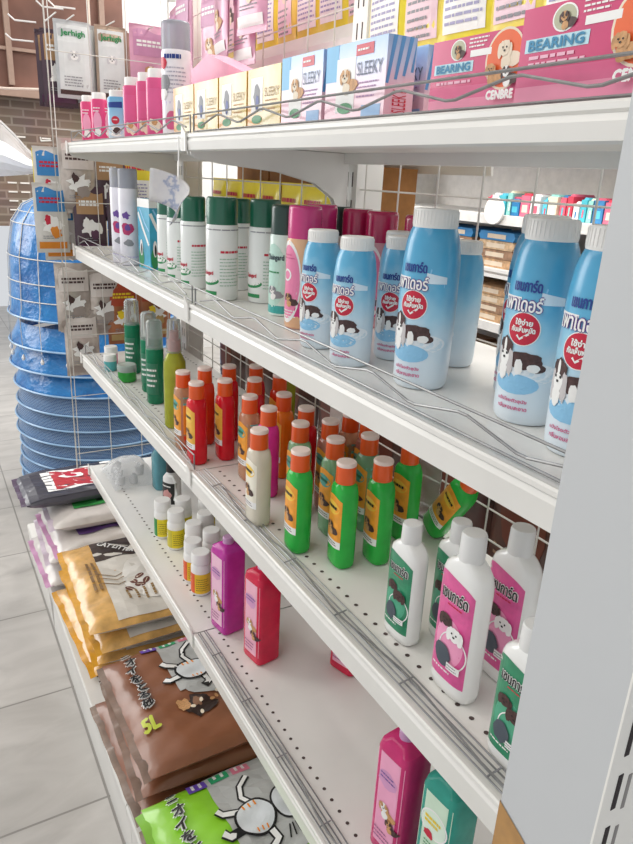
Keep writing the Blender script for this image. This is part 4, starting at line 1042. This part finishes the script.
# pale pink pouches hung on the back grid, far bay, above the top shelf
G2 = 'pale pink pouches above the top shelf'
for k, (x, z) in enumerate(((-1.98, 1.86), (-1.84, 1.88), (-1.70, 1.86), (-1.60, 1.90), (-1.52, 1.88), (-1.44, 1.93))):
    K_pinkp.put((x, .275-.02*(k % 2), z-.2), ('pale pink pouch hanging above the top shelf, number of places from the foil pouches: %s' % ['nearest', 'second', 'third', 'fourth', 'fifth', 'farthest'][k]) if False else ['pale pink pouch hanging over the hot pink talc bottles', 'pale pink pouch hanging over the blue talc bottle', 'pale pink pouch hanging over the deep pink talc trio', 'pale pink pouch hanging left of the lilac spray can', 'pale pink pouch hanging right behind the lilac spray can', 'pale pink pouch hanging over the bubblegum carton'][k], 'pouch', G2, rz=.15*(k % 3-1))
# yellow packs standing on the rear shelf above, seen through the grid
b = MB(); b.prism([(.376, 1.718), (.40, 1.748), (.66, 1.748), (.66, 1.71), (.39, 1.705), (.383, 1.680), (.374, 1.680)], 'x', -2.06, -1.15, steel)
o = b.build('rear_shelf'); tag(o, 'white rear shelf seen through the wire grid above the gold cartons', 'shelf')
G3 = 'yellow treat pouches behind the wire grid'
for k in range(8):
    K = K_yel if k % 3 else K_yelp
    x = -1.93+k*.105
    K.put((x, .425, 1.7495), ['yellow pouch behind the pale pink pouches, farthest', 'yellow pouch on the rear shelf partly behind pink pouches', 'yellow pouch on the rear shelf above the bubblegum carton', 'yellow and pink pouch on the rear shelf over the gold cartons', 'yellow pouch on the rear shelf, left of the plain yellow ones', 'yellow pouch on the rear shelf, centre of the gap', 'yellow pouch on the rear shelf beside the last one', 'yellow pouch on the rear shelf next to the white upright'][k], 'pouch', G3, rz=.06*(k % 3-1))
for k, x in enumerate((-1.02, -.925, -.83, -.735, -.64, -.545)):
    K = K_yelp if k % 2 else K_yel
    K.put((x, .300, 1.640), ['yellow pouch hung on the grid right of the white upright', 'yellow and pink pouch hung second from the white upright', 'yellow pouch hung third from the white upright above the striped carton', 'yellow and pink pouch hung fourth from the white upright', 'yellow pouch hung fifth from the white upright above the left magenta carton', 'yellow and pink pouch hung behind the right magenta carton'][k], 'pouch', G3, rz=.05*(k % 3-1))
cardb = mat('brown_cardboard', '#a9743f', .7, noise=.15)
def crate(x0, x1, y0, y1, z0, z1, l, g, m=None):
    b = MB(); b.box((x0, y0, z0), (x1, y1, z1), m or cardb)
    b.box((x0+.002, y0-.0008, (z0+z1)/2-.006), (x1-.002, y0, (z0+z1)/2+.006), mat('kraft_tape', '#c49a66', .5))
    o = b.build('cardboard_box'); return tag(o, l, 'box', g)
GC = 'cardboard boxes behind the wire grid'
for k in range(4):
    crate(-1.95+k*.2, -1.76+k*.2, .385, .60, 1.522, 1.645, ['brown cardboard box behind the grid, farthest', 'brown cardboard box behind the pink carton', 'brown cardboard box behind the gold cartons, left', 'brown cardboard box behind the gold cartons, by the white upright'][k], GC)
for k in range(3):
    crate(-2.0+k*.22, -1.79+k*.22, .47, .64, 1.256, 1.49, ['brown cardboard box behind the yellow pouches of the second shelf, farthest', 'brown cardboard box behind the yellow pouches, above the price card', 'brown cardboard box behind the yellow pouches and front spray cans', 'brown cardboard box behind the yellow pouches, by the curved bracket'][k], GC)
# rear shelves of the same run (other side of the wire grid)
RG = 'rear shelves beyond the wire grid'
for z, l in ((1.516, 'rear shelf board behind the top shelf'), (.78, 'rear shelf board behind the third shelf'), (.568, 'rear shelf board behind the fourth shelf'), (1.255, 'rear shelf board behind the far bay of the second shelf')):
    x1 = XJ if z in (1.255,) else (XN if z != 1.516 else XJ)
    b = MB(); b.prism([(.374, z), (.66, z), (.66, z-.035), (.656, z-.035), (.652, z-.012), (.374, z-.012)], 'x', XF, x1, steel)
    o = b.build('rear_shelf'); tag(o, l, 'shelf')
# yellow packs behind the spray cans
for k in range(7):
    K_yel.put((-2.0+k*.115, .415, 1.256), ['yellow pouch behind the second shelf, farthest left', 'yellow pouch behind the second shelf, second from left', 'yellow pouch behind the second shelf, above the price card', 'yellow pouch behind the front spray cans', 'yellow pouch behind the spray cans, third from the bracket', 'yellow pouch behind the spray cans, second from the bracket', 'yellow pouch behind the spray cans, next to the curved bracket'][k], 'pouch', G3, rz=.05*(k % 3-1))
    
# dark glossy bags stored behind the third and fourth shelves
darkbag = mat('cocoa_glossy_bag', '#5a3527', .3, coat=.5, noise=.5, nscale=14, bump=.5)
def dec_dk(a, w, h): a.ell(0, h*.55, w*.3, h*.2, mat('rust_print', '#7c3f2a', .4), 1, jag=.2); a.lines(-w*.3, h*.2, w*.3, h*.35, 3, mat('sand_print', '#b99a78', .5), 2)
K_dk = make_pouch('kibble_bag', .20, .27, .06, darkbag, dec_dk)
for lev, z, zs_ in (('third', .781, 1.25), ('fourth', .569, .7)):
    for k in range(9):
        K_dk.put((-1.90+k*.205, .422+.008*(k % 2), z), 'dark brown glossy kibble bag behind the wire grid of the %s shelf' % lev, 'bag', 'dark kibble bags behind the %s shelf' % lev, rz=.08*((k*7) % 3-1), scale=(1, 1, zs_))
# clear plastic pack and stack at back of third shelf
K_clearp = make_pouch('clear_pack', .09, .15, .03, film)
K_clearp.put((-.80, .285, Z3), 'clear plastic pack leaning at the back of the gel bottles', 'pack')

# ================================================================== BLUE BASKETS
def basket_mat(name, net):
    m = bpy.data.materials.new(name); m.use_nodes = True; nt = m.node_tree; b = nt.nodes['Principled BSDF']
    b.inputs['Roughness'].default_value = .3; b.inputs['Coat Weight'].default_value = .4
    tc = nt.nodes.new('ShaderNodeTexCoord')
    br = nt.nodes.new('ShaderNodeTexBrick'); br.inputs['Scale'].default_value = 1
    mp = nt.nodes.new('ShaderNodeMapping'); mp.inputs['Scale'].default_value = (70, 46, 1)
    sx = nt.nodes.new('ShaderNodeSeparateXYZ'); nt.links.new(tc.outputs['Object'], sx.inputs[0])
    at = nt.nodes.new('ShaderNodeMath'); at.operation = 'ARCTAN2'; nt.links.new(sx.outputs['Y'], at.inputs[0]); nt.links.new(sx.outputs['X'], at.inputs[1])
    cb = nt.nodes.new('ShaderNodeCombineXYZ'); s = nt.nodes.new('ShaderNodeMath'); s.operation = 'MULTIPLY'; s.inputs[1].default_value = .32
    nt.links.new(at.outputs[0], s.inputs[0]); nt.links.new(s.outputs[0], cb.inputs['X']); nt.links.new(sx.outputs['Z'], cb.inputs['Y'])
    nt.links.new(cb.outputs[0], mp.inputs['Vector']); nt.links.new(mp.outputs[0], br.inputs['Vector'])
    n = nt.nodes.new('ShaderNodeTexNoise'); n.inputs['Scale'].default_value = 9; n.inputs['Detail'].default_value = 5; nt.links.new(tc.outputs['Object'], n.inputs['Vector'])
    r = nt.nodes.new('ShaderNodeValToRGB'); r.color_ramp.elements[0].position = .3; r.color_ramp.elements[1].position = .75
    r.color_ramp.elements[0].color = srgb('#07589e' if not net else '#184f8e'); r.color_ramp.elements[1].color = srgb('#1785cc' if not net else '#3a74b0')
    nt.links.new(n.outputs['Fac'], r.inputs['Fac'])
    if net:
        br.inputs['Mortar Size'].default_value = .035
        br.inputs['Color1'].default_value = srgb('#164a86'); br.inputs['Color2'].default_value = srgb('#2a639e'); br.inputs['Mortar'].default_value = srgb('#9db9d2')
        nt.links.new(br.outputs['Color'], b.inputs['Base Color'])
    else: nt.links.new(r.outputs['Color'], b.inputs['Base Color'])
    bp = nt.nodes.new('ShaderNodeBump'); bp.inputs['Strength'].default_value = .8; bp.inputs['Distance'].default_value = .04
    nt.links.new((br if net else n).outputs['Fac'], bp.inputs['Height']); nt.links.new(bp.outputs['Normal'], b.inputs['Normal'])
    return m
BM, BN = basket_mat('blue_plastic', False), basket_mat('blue_net', True)
BX, BY = -3.14, .295
rimm = mat('pale_blue_rim', '#8fb5d8', .3, coat=.3)
GBK = 'blue baskets in the nested stack'
zs = [.86, .74, .64, .55, .47, .40, .335, .275, .215, .16, .105, .05]
for i, z in enumerate(zs):
    hh_ = .50 if i == 0 else .30
    R1 = .375; t = empty('blue_basket', (BX+.006*math.sin(i*2.1), BY+.006*math.cos(i*1.7), z))
    b = MB(); rings = []
    prof = [(0, R1), (.02, R1*.985), (hh_*.5, R1*.95), (hh_*.75, R1*.88), (hh_*.88, R1*.76), (hh_*.96, R1*.55), (hh_, R1*.25)] if i == 0 else [(0, R1), (.02, R1*.985), (hh_*.2, R1*.93), (hh_*.3, R1*.90)]
    N = 64
    for zz, rr in prof: rings.append([(rr*(1+.006*math.sin(9*a*2*PI/N+i)*(zz > .03))*math.cos(2*PI*a/N), rr*(1+.006*math.sin(9*a*2*PI/N+i)*(zz > .03))*math.sin(2*PI*a/N), zz) for a in range(N)])
    b.loft(rings, BM if i < 4 else BN, False, i == 0); b.build('basket_wall', t, True)
    c = MB(); c.tube([((R1+.004)*math.cos(2*PI*a/N), (R1+.004)*math.sin(2*PI*a/N), .004) for a in range(N)], .0045, rimm, 5, True)
    c.build('rim', t, True)
    tag(t, ['domed blue plastic basket on top of the tall nested stack'] [0] if i == 0 else 'blue plastic basket nested in the tall stack, %s' % ('smooth walled, upper half' if i < 4 else 'net patterned, lower half'), 'basket', GBK if i else None)
def dome(z):
    z -= .86; P = [(0, 1), (.02, .985), (.25, .95), (.375, .88), (.44, .76), (.48, .55), (.5, .25)]
    for (a, ra), (c_, rc) in zip(P, P[1:]):
        if z <= c_: return .375*(ra+(rc-ra)*max(0, z-a)/(c_-a))+.004
    return .1
top_basket = [o for o in bpy.data.objects if o.name == 'blue_basket'][0]
for zz in (1.28, 1.235, 1.10, 1.0, .93):
    b = MB(); rr = dome(zz)
    b.tube([(rr*math.cos(2*PI*a/48), rr*math.sin(2*PI*a/48), zz-.86+.006*math.sin(2*PI*a/48+zz*9)) for a in range(48)], .0022, wire_w, 5, True); b.build('tie_wire', top_basket)
for a in (3.9, 4.15, 4.5, 4.8, 5.1, 5.4, 5.7):
    b = MB(); P = [(.383*math.cos(a), .383*math.sin(a), z-.86) for z in (.73, .86)]+[(dome(z)*math.cos(a), dome(z)*math.sin(a), z-.86) for z in (.9, 1.0, 1.11, 1.18, 1.235, 1.27, 1.3, 1.32, 1.34)]
    b.tube(P, .0018, wire_w, 5)
    b.loft([ring(-.15, .002, .002, 2, 8, P[0][0], P[0][1]), ring(-.165, .008, .008, 2, 8, P[0][0], P[0][1]), ring(-.175, .005, .005, 2, 8, P[0][0], P[0][1])], WHITE); b.build('tie_cord', top_basket)

# ================================================================== ROOM
def tile_floor():
    m = bpy.data.materials.new('floor_tiles'); m.use_nodes = True; nt = m.node_tree; b = nt.nodes['Principled BSDF']
    b.inputs['Roughness'].default_value = .35
    tc = nt.nodes.new('ShaderNodeTexCoord'); mp = nt.nodes.new('ShaderNodeMapping'); mp.inputs['Location'].default_value = (1.329+.4295*20, .15+.4295*20, 0)
    nt.links.new(tc.outputs['Object'], mp.inputs['Vector'])
    br = nt.nodes.new('ShaderNodeTexBrick'); br.offset = 0; br.inputs['Scale'].default_value = 1; br.inputs['Brick Width'].default_value = .4295; br.inputs['Row Height'].default_value = .4295
    br.inputs['Mortar Size'].default_value = .0035; br.inputs['Mortar'].default_value = srgb('#8e8a85'); br.inputs['Mortar Smooth'].default_value = .3
    n = nt.nodes.new('ShaderNodeTexNoise'); n.inputs['Scale'].default_value = 3.5; n.inputs['Detail'].default_value = 6; n.inputs['Distortion'].default_value = 1.2
    n2 = nt.nodes.new('ShaderNodeMapping'); n2.inputs['Scale'].default_value = (2.5, 1, 1); nt.links.new(tc.outputs['Object'], n2.inputs['Vector']); nt.links.new(n2.outputs[0], n.inputs['Vector'])
    r = nt.nodes.new('ShaderNodeValToRGB'); r.color_ramp.elements[0].position = .3; r.color_ramp.elements[1].position = .72
    r.color_ramp.elements[0].color = srgb('#aeaaa5'); r.color_ramp.elements[1].color = srgb('#c6c2bd')
    nt.links.new(n.outputs['Fac'], r.inputs['Fac']); nt.links.new(r.outputs['Color'], br.inputs['Color1']); nt.links.new(r.outputs['Color'], br.inputs['Color2'])
    nt.links.new(mp.outputs[0], br.inputs['Vector']); nt.links.new(br.outputs['Color'], b.inputs['Base Color'])
    bp = nt.nodes.new('ShaderNodeBump'); bp.inputs['Strength'].default_value = .3; bp.inputs['Distance'].default_value = .002; bp.invert = True
    nt.links.new(br.outputs['Fac'], bp.inputs['Height']); nt.links.new(bp.outputs['Normal'], b.inputs['Normal'])
    return m
b = MB(); b.box((-8, -3.2, -.06), (1.6, 4.5, 0), tile_floor()); o = b.build('floor'); tag(o, kind='structure', label='pale grey stone-look tile floor')
def brick_wall():
    m = bpy.data.materials.new('brown_vent_brick'); m.use_nodes = True; nt = m.node_tree; b = nt.nodes['Principled BSDF']; b.inputs['Roughness'].default_value = .8
    tc = nt.nodes.new('ShaderNodeTexCoord'); sp = nt.nodes.new('ShaderNodeSeparateXYZ'); cb = nt.nodes.new('ShaderNodeCombineXYZ')
    nt.links.new(tc.outputs['Object'], sp.inputs[0]); nt.links.new(sp.outputs['Y'], cb.inputs['X']); nt.links.new(sp.outputs['Z'], cb.inputs['Y'])
    br = nt.nodes.new('ShaderNodeTexBrick'); br.inputs['Scale'].default_value = 1; br.inputs['Brick Width'].default_value = .16; br.inputs['Row Height'].default_value = .055
    br.inputs['Mortar Size'].default_value = .007; br.inputs['Color1'].default_value = srgb('#8b7768'); br.inputs['Color2'].default_value = srgb('#77655a'); br.inputs['Mortar'].default_value = srgb('#9f8e80')
    nt.links.new(cb.outputs[0], br.inputs['Vector'])
    n = nt.nodes.new('ShaderNodeTexNoise'); n.inputs['Scale'].default_value = 4; nt.links.new(tc.outputs['Object'], n.inputs['Vector'])
    mx = nt.nodes.new('ShaderNodeMixRGB'); mx.blend_type = 'MULTIPLY'; mx.inputs[0].default_value = .35
    nt.links.new(br.outputs['Color'], mx.inputs[1]); nt.links.new(n.outputs['Color'], mx.inputs[2]); nt.links.new(mx.outputs[0], b.inputs['Base Color'])
    return m
bw = brick_wall()
b = MB(); b.box((-5.7, -.2, 1.02), (-5.6, 1.1, 3.0), bw)
b.box((-5.7, 1.1, 0), (-5.6, 4.5, 3.0), mat('white_wall_and_glare', '#e9e7e3', .7, noise=.03))  # white colour here stands in for the overexposed glare beyond the brick
b.box((-5.7, .6, 0), (-5.6, 1.1, 1.02), bw)
o = b.build('wall_left'); tag(o, kind='structure', label='brown brick wall')
b = MB()
for r_ in range(9):
    for c_ in range(7):
        y = .0+c_*.085+(.0 if r_ % 2 else .0); z = 1.13+r_*.062
        if (c_ % 3) == 2: continue
        b.box((-5.6, y, z), (-5.594, y+.06, z+.010), mat('painted_daylight_slot', '#efe9e2', .6))  # pale bars paint in the daylight of the vent holes
o = b.build('trim_1'); tag(o, kind='structure', label='painted daylight slots of the vent bricks')
redd = mat('red_brown_boards', '#7d584b', .7, noise=.35, nscale=3)
b = MB(); b.box((-5.58, -.2, 1.92), (-5.5, 1.1, 3.0), redd)
for k in range(2): b.box((-5.5, .31+k*.62, 1.95), (-5.46, .345+k*.62, 3.0), mat('pale_batten', '#a58a7b', .7))
b.box((-5.5, -.2, 1.88), (-5.45, 1.1, 1.93), mat('pale_batten', '#a58a7b', .7))
b.box((-5.5, -.2, 2.16), (-5.47, 1.1, 2.18), mat('pale_batten', '#a58a7b', .7))
o = b.build('trim_2'); tag(o, kind='structure', label='red brown boarding above the brick')
wallm = mat('white_wall_and_glare', '#e9e7e3', .7, noise=.03)
b = MB(); b.box((-5.7, 4.4, 0), (1.6, 4.5, 3.0), wallm); o = b.build('wall_back'); tag(o, kind='structure')
b = MB(); b.box((-5.7, -3.2, 3.0), (1.6, 4.5, 3.06), mat('ceiling_paint', '#dedbd6', .8)); o = b.build('ceiling'); tag(o, kind='structure')
# loose lead wires on the wall and a big curved white canopy at the left edge
b = MB(); b.tube([(-4.0, -.3, 1.80), (-4.0, .1, 1.80), (-4.0, .45, 1.825), (-3.9, .5, 1.9), (-3.9, .5, 2.995)], .006, mat('cream_cable', '#e6d3c4', .5), 6); o = b.build('cable'); tag(o, 'pale cable stretched across the brown wall at top left', 'cable')
b = MB(); vs = []; fs = []
A_ = [(-.30, 1.72), (-.12, 1.70), (.0, 1.675), (.06, 1.644), (.115, 1.59), (.165, 1.53), (.22, 1.478), (.285, 1.435)]
B_ = [(-.30, 1.38), (-.12, 1.385), (.0, 1.39), (.04, 1.392), (.08, 1.396), (.13, 1.402), (.20, 1.412), (.285, 1.425)]
for (ay, az), (by_, bz) in zip(A_, B_):
    for k in range(9):
        q = k/8; vs.append((-4.0+.18*math.sin(q*PI*.8), ay+(by_-ay)*q, az+(bz-az)*q))
for i in range(7):
    for j in range(8): fs.append((i*9+j, i*9+j+1, (i+1)*9+j+1, (i+1)*9+j))
b.add(vs[:], [f for f in fs if (min(f) % 9) >= 3], mat('white_gloss_shell', '#efeeee', .25, coat=.6, noise=.01))
b.add(vs[:], [f for f in fs if (min(f) % 9) < 3], mat('grey_gloss_shell', '#b4b0ae', .25, coat=.6, noise=.05))
b.tube([(-4.0, y, z) for y, z in A_], .010, mat('grey_shell_edge', '#c9c5c3', .3), 6)
o = b.build('plastic_canopy', fix=False); tag(o, 'large curved glossy white shell at the left edge above the blue baskets', 'canopy')
# the aisle beyond, seen through the gap over the powder bottles
far_w = mat('far_white_shelf', '#e3e1de', .5)
t = t_far = empty('far_shelving_unit', (-1.8, 1.85, 0))
b = MB(); b.box((-1.3, .25, 0), (1.9, .28, 2.0), mat('far_back_panel', '#ece8e4', .6)); b.build('back_panel', t)
for z in (.15, .62, .95, 1.16, 1.36, 1.66):
    b = MB(); b.box((-1.3, -.28, z-.035), (1.9, .25, z), far_w); b.build('shelf', t)
for x in (-1.3, 0.3, 1.88):
    b = MB(); b.box((x, -.02, 0), (x+.03, .249, 2.0), far_w); b.build('upright', t)
tag(t, 'white shelving unit in the next aisle, seen through the gap over the powder bottles', 'shelving')
cols = ['#d0344e', '#e9e6e6', '#43b7c8', '#8fd0c8', '#2f7fb8', '#e36a86', '#efefef', '#55c0d8', '#e7e2c8', '#d85a72']
cm = [mat('far_pack_%s' % c[1:], c, .45) for c in cols]
GF = 'small coloured packs in the next aisle'
k = 0
x = -2.14
while x < -.2:
    w = random.choice((.03, .04, .05)); h = random.uniform(.05, .085)
    b = MB(); b.box((-w/2+.003, -.06, 0), (w/2-.003, .06, h), cm[k % 10]); b.box((-w/2+.012, -.0605, h*.2), (w/2-.012, -.06, h*.55), cm[(k+3) % 10]); b.prism([(-w/2+.003, h), (w/2-.003, h), (w/2-.01, h+.008), (-w/2+.01, h+.008)], 'y', -.05, .05, cm[(k+5) % 10])
    o = b.build('far_pack', None, loc=(x, 1.68, 1.361)); tag(o, 'small coloured pack on the next aisle shelf above the powder bottle caps', 'pack', GF); x += w; k += 1
x = -2.6; k = 0
woodm = [mat('straw_pack', '#b9936d', .6, noise=.3, nscale=60), mat('bark_pack', '#96745a', .6, noise=.3, nscale=60), mat('sand_pack', '#c4a684', .6, noise=.3, nscale=60)]
for z, nn in ((.62, 6), (.95, 4), (1.16, 4)):
    for xi in range(7):
        for q in range(nn):
            if xi > 3 and z > 1.1: break
            b = MB(); hh2 = .034; b.prism([(-.09, 0), (.09, 0), (.1, hh2*.5), (.09, hh2*.96), (-.09, hh2*.96), (-.1, hh2*.5)], 'y', -.11, .11, woodm[(q+xi) % 3] if not (z > 1.1 and q == 3) else cm[4])
            b.box((-.05, -.1105, hh2*.2), (.05, -.11, hh2*.7), mat('pack_paper', '#d9c8b2', .6))
            o = b.build('flat_pack', None, loc=(-2.75+xi*.235, 1.70, z+.001+q*.0345)); tag(o, 'flat brown pack in a pile on the next aisle shelves', 'pack', 'flat brown packs piled in the next aisle')
b = MB(); b.loft([[(.05*math.cos(a*PI/12), 0, .05*math.sin(a*PI/12)) for a in range(24)], [(.05*math.cos(a*PI/12), .01, .05*math.sin(a*PI/12)) for a in range(24)]], mat('white_disc', '#f6f5f2', .5)); o = b.build('round_sign', t_far, loc=(-2.045-t_far.location.x, 1.555-1.85, 1.375))
crate(-3.2, -2.55, 1.5, 1.8, 1.16+.001, 1.40, 'pale tan carton in the next aisle behind the crimson caps', None, mat('pale_tan_box', '#d2bba0', .6)) if False else None

# ================================================================== LIGHT
w = bpy.data.worlds.new('world'); sc.world = w; w.use_nodes = True
bg = w.node_tree.nodes['Background']; bg.inputs[0].default_value = (.93, .96, 1, 1); bg.inputs[1].default_value = .72
def area(name, loc, to, sx, sy, power, col=(1, 1, 1)):
    l = bpy.data.lights.new(name, 'AREA'); l.shape = 'RECTANGLE'; l.size = sx; l.size_y = sy; l.energy = power; l.color = col
    o = bpy.data.objects.new(name, l); C.objects.link(o); o.location = loc
    o.rotation_euler = (Vector(to)-Vector(loc)).to_track_quat('-Z', 'Y').to_euler(); return o
area('ceiling_fill', (-1.2, -1.2, 2.9), (-1.2, -.2, 0), 3.5, 1.2, 30, (1, .98, .95))  # added fill, replaces the top light that the ceiling blocks
area('aisle_fill', (-1.8, 1.05, 2.9), (-1.8, 1.3, 0), 3, .6, 75, (1, .98, .95))  # added fill, brightens the background seen through the gap
area('left_daylight', (-4.2, -1.9, 2.2), (-2.2, .1, 1.0), 2.0, 2.0, 60, (1, .99, .96))  # added area lamp, stands in for daylight from the left
area('far_daylight', (-4.5, 1.6, 2.9), (-4.8, .6, 0), 1.5, 1.5, 60, (1, 1, 1))

# ================================================================== CAMERA
f, yaw, pit, rol = 683.682373, .536306711, .342446762, .0522887264
fw = Vector((-math.cos(yaw)*math.cos(pit), math.sin(yaw)*math.cos(pit), -math.sin(pit)))
r = fw.cross(Vector((0, 0, 1))).normalized(); u = r.cross(fw)
c, s = math.cos(rol), math.sin(rol); r, u = c*r+s*u, -s*r+c*u
cam = bpy.data.cameras.new('camera'); co = bpy.data.objects.new('camera', cam); C.objects.link(co)
M = Matrix((r, u, -fw)).transposed().to_4x4(); M.translation = Vector((0, -.4, 1.46)); co.matrix_world = M
cam.sensor_fit = 'HORIZONTAL'; cam.sensor_width = 36; cam.lens = f/633*36; cam.clip_start = .02
sc.camera = co
